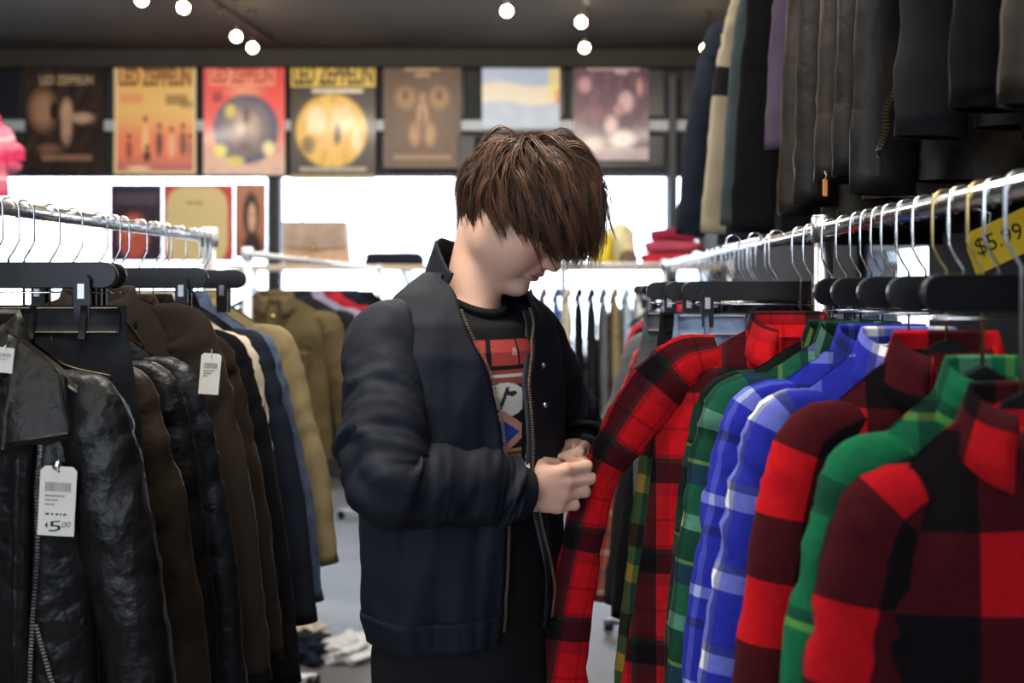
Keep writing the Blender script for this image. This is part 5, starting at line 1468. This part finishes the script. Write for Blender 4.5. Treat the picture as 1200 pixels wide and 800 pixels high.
for k, (x, mt_, nm) in enumerate(mid):
    g = jacket_top('jacket', '%s jacket seen edge on, hanging next to the %s one under the shelf' % (nm, prev) if k else 'navy jacket seen edge on, first beside the rack post behind the shopper', 'jacket', (x, MRY, MRZ), (0, -1), .20, .68, mt_, 50 + k, MG, style='zip', swing=.05, ra=.05, thick=.020, fold=.003, far_sleeve=True)
    hanger((x, MRY, MRZ), (0, -1), 'suit', 'hanger inside the %s jacket next to the %s one on the crosswise rack' % (nm, prev), 'hangers on the crosswise rack', .19)
    prev = nm

# ------------------------------------------------------------------ posters on the window wall
poster_m = mat_col('printed_poster', rough=.38, spec=.35, coat=.12)
def canvas(nx=72, ny=104):
    X, Y = np.meshgrid((np.arange(nx) + .5) / nx, (np.arange(ny) + .5) / ny)
    return X, Y
class Print:
    def __init__(s, base, nx=72, ny=104, seed=1):
        s.X, s.Y = np.meshgrid(np.linspace(0, 1, nx), np.linspace(0, 1, ny)); s.nx, s.ny = nx, ny
        s.c = np.tile(np.array(base, dtype=float), (ny, nx, 1)); s.seed = seed
    def mix(s, m, col): m = np.clip(m, 0, 1)[..., None]; s.c = s.c * (1 - m) + np.array(col) * m; return s
    def rect(s, x0, y0, x1, y1, col, a=1.0): return s.mix(a * ((s.X >= x0) & (s.X <= x1) & (s.Y >= y0) & (s.Y <= y1)).astype(float), col)
    def ell(s, x, y, rx, ry, col, soft=.15, a=1.0):
        d = np.sqrt(((s.X - x) / rx) ** 2 + ((s.Y - y) / ry) ** 2); return s.mix(a * np.clip((1 - d) / soft, 0, 1), col)
    def grad(s, y0, y1, col): return s.mix(smoothstep((s.Y - y0) / (y1 - y0)), col)
    def mottle(s, f, amt, col): return s.mix(amt * np.clip(nz(s.X * f, s.Y * f * 1.4, 0 * s.X, s.seed, 1), 0, 1), col)
    def line(s, x0, y0, x1, y1, w, col, a=1.0):
        dx, dy = x1 - x0, y1 - y0; t = np.clip(((s.X - x0) * dx + (s.Y - y0) * dy) / (dx * dx + dy * dy), 0, 1)
        d = np.hypot(s.X - x0 - t * dx, (s.Y - y0 - t * dy) * 1.4); return s.mix(a * (d < w).astype(float), col)
def poster(label, px, pr, words=(), curl=.012, yw=YW - .065, group='band posters above the windows', tacks=True):
    """px = (left, top, right, bottom) in the photo, on the plane y = yw; pr.Y runs downward"""
    k = yw / FPX
    x0, x1 = (px[0] - VX) * k, (px[2] - VX) * k; z1, z0 = CAM_Z + (VY - px[1]) * k, CAM_Z + (VY - px[3]) * k
    c = np.array([(x0 + x1) / 2, yw, (z0 + z1) / 2]); W, Hh = x1 - x0, z1 - z0
    t = thing('poster', label, 'poster', c, group)
    Xg, Yg = pr.X, pr.Y
    def bow(x, y): return -curl * (np.abs(2 * x - 1) ** 3 * .5 + .6 * np.clip(y - .55, 0, 1) ** 2 + .25 * np.sin(3 * x + 4 * y + pr.seed))
    V = np.stack([(Xg - .5) * W, bow(Xg, Yg), (.5 - Yg) * Hh], -1)
    n = pr.nx * pr.ny
    Vb = V + np.array([0, .0015, 0])
    F = np.concatenate([grid_faces(pr.ny, pr.nx), grid_faces(pr.ny, pr.nx)[:, ::-1] + n])
    sh = mesh_obj('sheet', np.concatenate([V.reshape(-1, 3), Vb.reshape(-1, 3)]), F, poster_m, t, col=np.concatenate([pr.c.reshape(-1, 3)] * 2))
    for (txt, cx, cy, w, h, col) in words:
        nm = 'ink_%d_%d_%d' % tuple(int(v * 99) for v in col)
        m_ = MATS.get(nm) or mat(nm, col, .5, var=.05)
        o = text_obj('lettering', txt, .1, ((cx - .5) * W, -curl - .006, (.5 - cy) * Hh), (1, 0, 0), (0, 0, 1), m_, t, width=w * W, height=h * Hh, depth=0, bold=.0028)
        co = np.zeros(len(o.data.vertices) * 3, dtype=np.float32); o.data.vertices.foreach_get('co', co); co = co.reshape(-1, 3)
        co[:, 1] = bow(co[:, 0] / W + .5, .5 - co[:, 2] / Hh) - .0012
        o.data.vertices.foreach_set('co', co.ravel())
    if tacks:
        for sx in (-1, 1):
            p = (sx * (W / 2 - .02), float(bow(.5 + sx * (.5 - .02 / W), .01)) - .002, Hh / 2 - .015)
            MB().lathe([(0, -.004), (.007, -.003), (.007, 0), (0, 0)], p, 10, 1).obj('tack', galv, t)
    return t
ORN, DKB = (.72, .36, .12), (.05, .025, .03)
# 1 dark sepia poster
p = Print((.022, .014, .014), seed=2)
p.ell(.22, .45, .22, .22, (.36, .20, .13), .6); p.ell(.52, .48, .10, .16, (.50, .33, .24), .5); p.ell(.72, .52, .20, .06, (.46, .30, .22), .5); p.ell(.52, .62, .09, .16, (.45, .28, .2), .5)
p.ell(.36, .46, .07, .10, (.02, .012, .012), .4); p.rect(.2, .83, .85, .88, (.30, .17, .11), .8); p.mottle(12, .35, (.10, .06, .05)); p.ell(.3, .78, .2, .06, (.2, .1, .08), .6)
poster('dark sepia poster with pale shapes, first at the end of the poster row', (30, 66, 122, 205), p, [('LED ZEPPELIN', .52, .20, .68, .075, (.42, .33, .20))])
# 2 orange poster
p = Print((.80, .52, .18), seed=3)
p.grad(.42, .75, (.78, .22, .12)); p.grad(.80, .98, (.42, .14, .14)); p.rect(.05, .09, .95, .26, (.70, .36, .10), .55)
p.rect(.06, .32, .34, .40, (.80, .25, .14), .7); p.rect(.62, .33, .90, .41, (.22, .14, .05), .75); p.rect(.80, .37, .97, .44, (.22, .14, .05), .6)
for x, h, c in ((.18, .16, (.35, .08, .06)), (.38, .26, (.82, .52, .25)), (.40, .10, (.06, .03, .03)), (.55, .22, (.16, .06, .05)), (.70, .20, (.75, .42, .25)), (.84, .22, (.20, .08, .06)), (.93, .16, (.45, .16, .10))):
    p.ell(x, .93 - h * .85, .055, h * .62, c, .4); p.ell(x, .92 - h * 1.5, .035, .03, (.10, .04, .04), .5)
p.ell(.3, .95, .2, .03, (.85, .55, .4), .6)
for e in ((0, 0, .035, 1), (.965, 0, 1, 1), (0, 0, 1, .025), (0, .975, 1, 1)): p.rect(*e, (.76, .60, .36))
poster('orange and tan poster with small dark figures along its lower half', (134, 66, 230, 204), p, [('LED ZEPPELIN', .5, .175, .88, .15, (.17, .05, .012))])
# 3 red poster
p = Print((.80, .075, .07), seed=4)
p.grad(.45, 1.0, (.66, .48, .40)); p.rect(.06, .08, .88, .26, (.90, .38, .24), .85); p.ell(.5, .30, .3, .10, (.85, .35, .2), .8)
p.ell(.52, .62, .42, .30, (.07, .08, .16), .08); p.ell(.52, .62, .36, .27, (.24, .19, .20), .5); p.ell(.45, .58, .10, .12, (.55, .42, .36), .6); p.ell(.62, .60, .10, .14, (.42, .33, .30), .6); p.ell(.52, .50, .05, .10, (.12, .08, .08), .5); p.ell(.5, .78, .12, .07, (.16, .12, .14), .5)
p.ell(.33, .47, .10, .08, (.66, .58, .12), .6); p.ell(.20, .80, .12, .07, (.78, .72, .20), .5); p.ell(.80, .78, .10, .08, (.80, .74, .36), .5); p.ell(.38, .88, .15, .05, (.70, .62, .14), .5); p.mottle(14, .3, (.30, .22, .25))
p.rect(.11, .32, .22, .39, (.25, .03, .03), .8)
poster('red poster with a large dark blue round picture', (239, 64, 334, 205), p, [('LED ZEPPELIN', .47, .17, .76, .13, (.50, .035, .03))])
# 4 black and yellow poster
p = Print((.025, .02, .018), seed=5)
p.rect(.0, .03, 1, .24, (.74, .53, .10)); p.ell(.48, .60, .44, .32, (.70, .44, .08), .10); p.ell(.30, .52, .16, .15, (.86, .72, .50), .5); p.ell(.62, .50, .17, .15, (.82, .64, .36), .5); p.ell(.45, .70, .18, .13, (.72, .46, .15), .6); p.ell(.55, .62, .06, .12, (.12, .07, .03), .5); p.ell(.2, .72, .10, .10, (.20, .12, .04), .5); p.ell(.78, .68, .08, .12, (.86, .74, .5), .6)
p.rect(.25, .255, .85, .285, (.75, .70, .60)); p.rect(.1, .90, .9, .94, (.40, .36, .30), .8); p.rect(.0, .965, 1, 1, (.40, .33, .12)); p.mottle(13, .25, (.03, .02, .02))
poster('black and yellow poster with a yellow disc and pale shapes', (341, 68, 440, 210), p, [('LED ZEPPELIN', .5, .135, .94, .17, (.02, .016, .012))])
# 5 brown poster
p = Print((.115, .075, .055), seed=6)
p.ell(.5, .55, .48, .42, (.17, .105, .07), .9)
for s_ in (-1, 1):
    p.ell(.5 + s_ * .22, .38, .17, .13, (.42, .25, .13), .7); p.ell(.5 + s_ * .22, .36, .07, .07, (.12, .07, .05), .7); p.ell(.5 + s_ * .10, .70, .10, .14, (.46, .28, .16), .7)
p.ell(.5, .52, .09, .15, (.54, .34, .22), .6); p.ell(.5, .60, .035, .18, (.20, .09, .06), .5); p.ell(.5, .38, .05, .06, (.46, .30, .18), .6); p.rect(.12, .875, .88, .93, (.34, .23, .14), .7); p.mottle(11, .25, (.22, .14, .09)); p.rect(.08, .055, .42, .115, (.52, .38, .24)); p.rect(.58, .055, .92, .115, (.52, .38, .24)); p.ell(.5, .10, .08, .06, (.48, .34, .2), .5); p.rect(.28, .115, .72, .14, (.50, .36, .22), .9); p.rect(.40, .165, .60, .195, (.45, .32, .2), .7)
poster('plain brown poster with a symmetrical glowing shape', (450, 64, 540, 197), p, [])
# 6 pale blue sheet
p = Print((.42, .55, .80), nx=60, ny=60, seed=7)
p.grad(.0, .9, (.44, .54, .74)); p.mix(np.clip(1 - np.abs(p.Y - .55 + .03 * np.sin(p.X * 7)) / .15, 0, 1) * 3, (.78, .74, .64)); p.mix(((p.X > .86) & (p.Y < .45 + .2 * p.X)).astype(float) * .8, (.82, .70, .25)); p.rect(.94, .5, 1, .68, (.75, .25, .15), .8); p.mottle(6, .2, (.75, .78, .85))
poster('pale blue sheet with a cream band between the brown and purple posters', (565, 60, 656, 150), p, [])
# 7 purple poster
p = Print((.085, .030, .070), seed=8)
p.rect(.18, .05, .88, .14, (.62, .50, .55), .85); p.rect(.55, .12, .72, .18, (.62, .50, .55), .7)
p.ell(.70, .44, .13, .13, (.62, .42, .46), .5); p.ell(.60, .52, .09, .08, (.48, .26, .30), .6); p.ell(.50, .66, .12, .12, (.72, .55, .54), .6); p.ell(.65, .80, .22, .12, (.78, .66, .66), .6); p.ell(.15, .28, .12, .10, (.60, .32, .40), .7); p.ell(.25, .85, .22, .10, (.62, .52, .56), .7); p.ell(.88, .30, .06, .12, (.55, .30, .25), .7); p.rect(.0, .88, 1, 1, (.60, .52, .58), .7); p.ell(.3, .55, .16, .12, (.20, .07, .14), .6); p.mottle(13, .35, (.30, .14, .22))
poster('purple and pink poster with blotchy pale shapes, last in the row', (672, 65, 760, 188), p, [])
# second row behind the leather rack
AG = 'album posters in the window'
p = Print((.035, .025, .045), nx=56, ny=76, seed=9)
p.ell(.45, .68, .34, .34, (.50, .11, .08), .25); p.ell(.38, .60, .16, .12, (.66, .26, .18), .8); p.rect(.1, .12, .9, .26, (.09, .075, .12), .8); p.mottle(9, .3, (.10, .05, .08))
poster('dark poster with a red planet-like ball in the window', (129, 216, 190, 306), p, [], group=AG, tacks=False, yw=YW + .030, curl=.002)
p = Print((.52, .05, .055), nx=80, ny=76, seed=10)
d = np.maximum(np.abs(p.X - .48) / .44, np.abs(p.Y - .53) / .50); q = (np.abs((p.X - .48) / .44) ** 4 + np.abs((p.Y - .53) / .50) ** 4)
p.mix((q < 1).astype(float), (.62, .52, .26)); p.mottle(7, .12, (.75, .66, .40)); p.rect(.34, .22, .42, .255, (.25, .2, .08), .8); p.rect(.44, .22, .56, .255, (.25, .2, .08), .8)
poster('red poster with a big cream rounded panel in the window', (191, 216, 274, 306), p, [], group=AG, tacks=False, yw=YW + .030, curl=.002)
p = Print((.40, .17, .11), nx=56, ny=76, seed=11)
p.grad(.5, 1, (.24, .10, .07)); p.ell(.52, .42, .30, .36, (.035, .02, .018), .3); p.ell(.55, .46, .15, .23, (.62, .38, .28), .3); p.ell(.56, .88, .34, .26, (.03, .022, .022), .3); p.ell(.49, .42, .035, .014, (.05, .03, .02), .5); p.ell(.61, .42, .035, .014, (.05, .03, .02), .5); p.ell(.55, .58, .045, .016, (.45, .12, .1), .5); p.ell(.55, .51, .02, .03, (.5, .28, .2), .6); p.rect(.45, .94, .7, 1, (.5, .36, .12), .8)
poster('brown portrait poster of a dark-haired head in the window', (275, 215, 312, 302), p, [], group=AG, tacks=False, yw=YW + .030, curl=.002)

# ------------------------------------------------------------------ string lights
glow = mat_emit('bulb_glow', (1.0, .74, .42), 60.0)
socket_m = mat('socket_black', (.02, .02, .022), .5, var=.1)
def bulb(label, px, py, z=3.02, r=.030):
    d = (z - CAM_Z) * FPX / (VY - py)
    c = P(px, py, d)
    t = thing('light_bulb', label, 'light bulb', c, 'warm globe bulbs under the ceiling')
    prof = [(0.0008, -r)] + [(r * math.cos(a), r * math.sin(a)) for a in np.linspace(-1.45, 1.15, 12)]
    MB().lathe(prof, (0, 0, 0), 18).obj('globe', glow, t, smooth=True)
    MB().lathe([(0.001, .024), (.014, .024), (.015, .060), (.009, .072), (0.001, .072)], (0, 0, 0), 14).obj('socket', socket_m, t, smooth=True)
    MB().tube([(0, 0, .07), (.004, 0, .12), (0, 0, ZC - c[2] - .012)], .0035, 6).obj('cord', socket_m, t, smooth=True)
    MB().lathe([(0.001, ZC - c[2] - .022), (.03, ZC - c[2] - .020), (.034, ZC - c[2]), (0.001, ZC - c[2])], (0, 0, 0), 14).obj('ceiling_rose', socket_m, t, smooth=True)
    return t
bl = [('warm bulb cut by the upper picture edge over the orange poster', 166, 0), ('single warm bulb high above the gap between orange and red posters', 215, 9), ('warm bulb just above the red poster, farther of a touching pair', 277, 43), ('warm bulb touching the upper edge of the red poster', 296, 56),
      ('warm bulb alone above the pale blue sheet', 594, 13), ('warm bulb under the black track above the purple poster', 681, 26), ('warm bulb touching the top of the purple poster', 685, 56), ('warm bulb beside the blue-black coat at the window end', 827, 57)]
for l_, x_, y_ in bl: bulb(l_, x_, y_)
# black tracks on the ceiling that the bulbs follow
for lab, (xa, ya), (xb, yb) in (('black lighting track running over the orange and red posters', (-2.35, 3.6), (-2.06, 7.2)), ('black lighting track above the purple poster', (.15, 3.9), (.20, 7.1))):
    t = thing('lighting_track', lab, 'lighting track', ((xa + xb) / 2, (ya + yb) / 2, ZC))
    dx, dy = (xb - xa) / 2, (yb - ya) / 2
    m = MB(); u = np.array([dx, dy, 0]); L_ = np.linalg.norm(u); u /= L_; w = np.array([-u[1], u[0], 0])
    m.prism([(-.017, -.032), (.017, -.032), (.017, 0), (-.017, 0)], -u * L_, w, (0, 0, 1), u * 2 * L_); m.obj('track_bar', socket_m, t)
    for q in (-.85, -.2, .5):
        o_ = u * q * L_
        MB().tube([o_ + (0, 0, -.03), o_ + (0, 0, -.075)], .012, 10).obj('adapter', socket_m, t, smooth=True)

# ------------------------------------------------------------------ shelf along the windows and what stands on it
SY, SZ = 6.95, CAM_Z + (VY - 310) / FPX * 6.75
t = thing('window_shelf', 'long pale wooden shelf in front of the windows', 'shelf', (-.55, SY, SZ))
shelf_m = mat('pale_wood_shelf', (.58, .50, .38), .5, var=.12, vscale=3)
MB().box((0, 0, -.018), (3.4, .42, .036), .004).obj('board', shelf_m, t)
for x in (-1.6, -.5, .6, 1.6):
    MB().box((x, .16, -.036 - (SZ - .036) / 2), (.04, .04, SZ - .036), .004).obj('upright', white_metal, t); MB().prism([(-.2, -.036), (.18, -.036), (.18, -.2)], (x - .012, 0, 0), (0, 1, 0), (0, 0, 1), (.024, 0, 0)).obj('bracket', white_metal, t)
def lump(name, mt, c, size, seed, parent=None, amp=.16, f=3.0, power=2.6, n=30, flat=True):
    """soft crumpled cloth bundle resting at c"""
    th, ph = np.meshgrid(np.linspace(0, 2 * np.pi, n * 2), np.linspace(-np.pi / 2, np.pi / 2, n))
    sp = lambda a: np.sign(a) * np.abs(a) ** (2 / power)
    X, Y, Z = sp(np.cos(ph)) * sp(np.cos(th)), sp(np.cos(ph)) * sp(np.sin(th)), sp(np.sin(ph))
    k = 1 + amp * (nz(X, Y, Z, seed, f * .35) * .8 - .6 * np.abs(nz(X, Y, Z, seed + 3, f * .6)) + .3)
    Z2 = Z * k * size[2] / 2
    if flat: Z2 = np.maximum(Z2, -size[2] * .40)
    V = np.stack([X * k * size[0] / 2, Y * k * size[1] / 2, Z2 + size[2] * .40], -1)
    return mesh_obj(name, V.reshape(-1, 3), grid_faces(n, n * 2), mt, parent, c if parent is None else (0, 0, 0))
k7 = SY / FPX
bx = (372 - VX) * k7
t = thing('satchel', 'tan leather satchel with a flap standing on the window shelf', 'bag', (bx, SY - .02, SZ))
bag_m = mat('tan_satchel_leather', (.42, .28, .19), .5, var=.25, bump=.3, bscale=200)
bag_d = mat('grey_brown_satchel_flap', (.34, .26, .21), .5, var=.25, bump=.3, bscale=200)
m = MB(); m.prism([(-.235, 0), (.235, 0), (.215, .29), (-.205, .29)], (0, .07, 0), (1, 0, 0), (0, 0, 1), (0, -.14, 0)); b = m.obj('bag_body', bag_m, t)
bv = b.modifiers.new('bevel', 'BEVEL'); bv.width = .02; bv.segments = 3
m = MB(); m.prism([(-.215, .13), (.0, .105), (.22, .13), (.222, .30), (-.212, .30)], (0, -.072, 0), (1, 0, 0), (0, 0, 1), (0, -.012, 0)); m.prism([(-.21, .29), (.22, .29), (.22, .303), (-.21, .303)], (0, .07, 0), (1, 0, 0), (0, 0, 1), (0, -.15, 0)); m.obj('flap', bag_d, t)
MB().box((0, -.09, .125), (.045, .012, .035), .004).obj('clasp', brass, t)
MB().tube(catmull([(-.10, 0, .30), (-.08, 0, .335), (.08, 0, .335), (.10, 0, .30)], 14), .009, 8).obj('handle', bag_d, t, smooth=True)
o = lump('folded_cloth', navy_cotton, ((462 - VX) * k7, SY, SZ), (.40, .28, .10), 4, power=5, amp=.06); tag(o, 'dark folded cloth lying flat on the window shelf next to the satchel', 'folded clothes')
o = lump('folded_cloth', white_cotton, ((532 - VX) * k7, SY - .02, SZ), (.30, .26, .05), 6, power=5, amp=.06); tag(o, 'thin white folded cloth on the window shelf beside the dark folded one', 'folded clothes')
yel_m = mat('yellow_plastic_bag', (.80, .66, .03), .35, var=.12, crease=.8, cscale=10)
o = lump('shopping_bag', yel_m, ((704 - VX) * k7, SY, SZ), (.16, .16, .24), 8, power=3, amp=.22, f=5); tag(o, 'crumpled bright yellow plastic bag on the window shelf', 'bag')
o = lump('shopping_bag', mat('pale_yellow_plastic', (.75, .74, .45), .4, var=.1, crease=.8, cscale=10), ((727 - VX) * k7, SY + .13, SZ), (.20, .10, .31), 9, power=3, amp=.22, f=5); tag(o, 'tall pale yellow bag behind the bright yellow one', 'bag')
o = lump('knit_hat', mat('brown_knit', (.16, .11, .08), .9, var=.3, bump=.6), ((735 - VX) * k7, SY - .13, SZ), (.13, .12, .11), 10, power=2.2, amp=.1, f=5); tag(o, 'small grey-brown knit hat between the yellow bag and the red stack', 'hat')
red_st = [maroon_cotton, mat('rose_knit', (.42, .06, .11), .9, var=.15, bump=.5), mat('crimson_knit', (.48, .015, .035), .9, var=.15, bump=.5)]
z_ = SZ
for i, (mt_, h_, w_, l_) in enumerate(((red_st[2], .095, .40, 'crimson folded sweater at the bottom of the red stack on the shelf'), (red_st[1], .085, .38, 'rose folded sweater in the middle of the red stack on the shelf'), (red_st[0], .085, .33, 'maroon folded sweater on top of the red stack on the shelf'))):
    o = lump('folded_sweater', mt_, ((787 - VX) * k7 + .02 * (i - 1), SY - .03, z_), (w_, .32, h_), 20 + i, power=5, amp=.07); tag(o, l_, 'folded clothes', 'stack of red sweaters'); z_ += h_ * .96

# ------------------------------------------------------------------ clothes dropped on the floor past the leather rack
for lab, mt_, (px_, py_), sz, sd in (('crumpled blue shirt on the floor beside the rack leg', blue_cotton, (322, 762), (.17, .16, .07), 31), ('crumpled dark navy cloth on the floor in the middle of the dropped clothes', navy_cotton, (360, 758), (.19, .18, .10), 32),
                                     ('crumpled white cloth on the floor nearest the shopper', white_cotton, (407, 757), (.19, .17, .09), 33), ('crumpled cream cloth on the floor behind the dark navy one', cream_cotton, (343, 733), (.22, .16, .07), 34), ('small pale blue cloth on the floor farthest under the leather rack', pale_blue, (296, 742), (.14, .13, .05), 35)):
    d_ = CAM_Z * FPX / (py_ + 14 - VY)
    o = lump('dropped_clothes', mt_, ((px_ - VX) / FPX * d_, d_, .0), sz, sd, power=2.3, amp=.38, f=5.5, n=44); tag(o, lab, 'clothes', 'clothes dropped on the floor')

# ------------------------------------------------------------------ tie-dye shirt hanging by the side of the posters
tie, nt_, b_ = new_mat('tie_dye_cotton')
tc_ = nt_.nodes.new('ShaderNodeTexCoord'); w_ = nt_.nodes.new('ShaderNodeTexWave'); w_.wave_type = 'RINGS'; w_.inputs['Scale'].default_value = 1.6; w_.inputs['Distortion'].default_value = 6
nt_.links.new(tc_.outputs['Object'], w_.inputs['Vector']); r_ = nt_.nodes.new('ShaderNodeValToRGB'); el = r_.color_ramp.elements
for pos, c_ in ((.0, (.60, .02, .10)), (.3, (.75, .55, .03)), (.55, (.70, .12, .35)), (.8, (.50, .30, .62)), (1.0, (.80, .25, .35))):
    e_ = el[0] if pos == 0 else (el[1] if pos == 1.0 else el.new(pos)); e_.position = pos; e_.color = (*c_, 1)
nt_.links.new(w_.outputs['Fac'], r_.inputs['Fac']); nt_.links.new(r_.outputs['Color'], b_.inputs['Base Color']); b_.inputs['Roughness'].default_value = .9
td = P(-16, 135, 5.6)
g = Garment('tie_dye_shirt', 'pink and yellow tie-dye shirt hanging at the edge of the windows', 'shirt', None, (td[0], td[1], td[2] + .15), (1, 0), .13, .46, tie, 61, .03)
g.body(); g.sleeve(1, .16, .05, 0, .05); g.sleeve(-1, .16, .05, 0, .05)
g.collar(tie, .012, .055, .012)
hanger((td[0], td[1], td[2] + .15), (1, 0), 'suit', 'hanger holding the tie-dye shirt from the ceiling cord', None, .12)
t = thing('hanging_line', 'thin cord from the ceiling that the tie-dye shirt hangs on', 'cord', (td[0], td[1], ZC))
MB().tube([(0, -.0, 0), (0, 0, -(ZC - td[2] - .15) + .004)], .003, 6).obj('line', white_cotton, t); MB().tube([(0, -.05, -(ZC - td[2] - .15)), (0, .05, -(ZC - td[2] - .15))], .0125, 10).obj('peg', shelf_m, t, smooth=True)
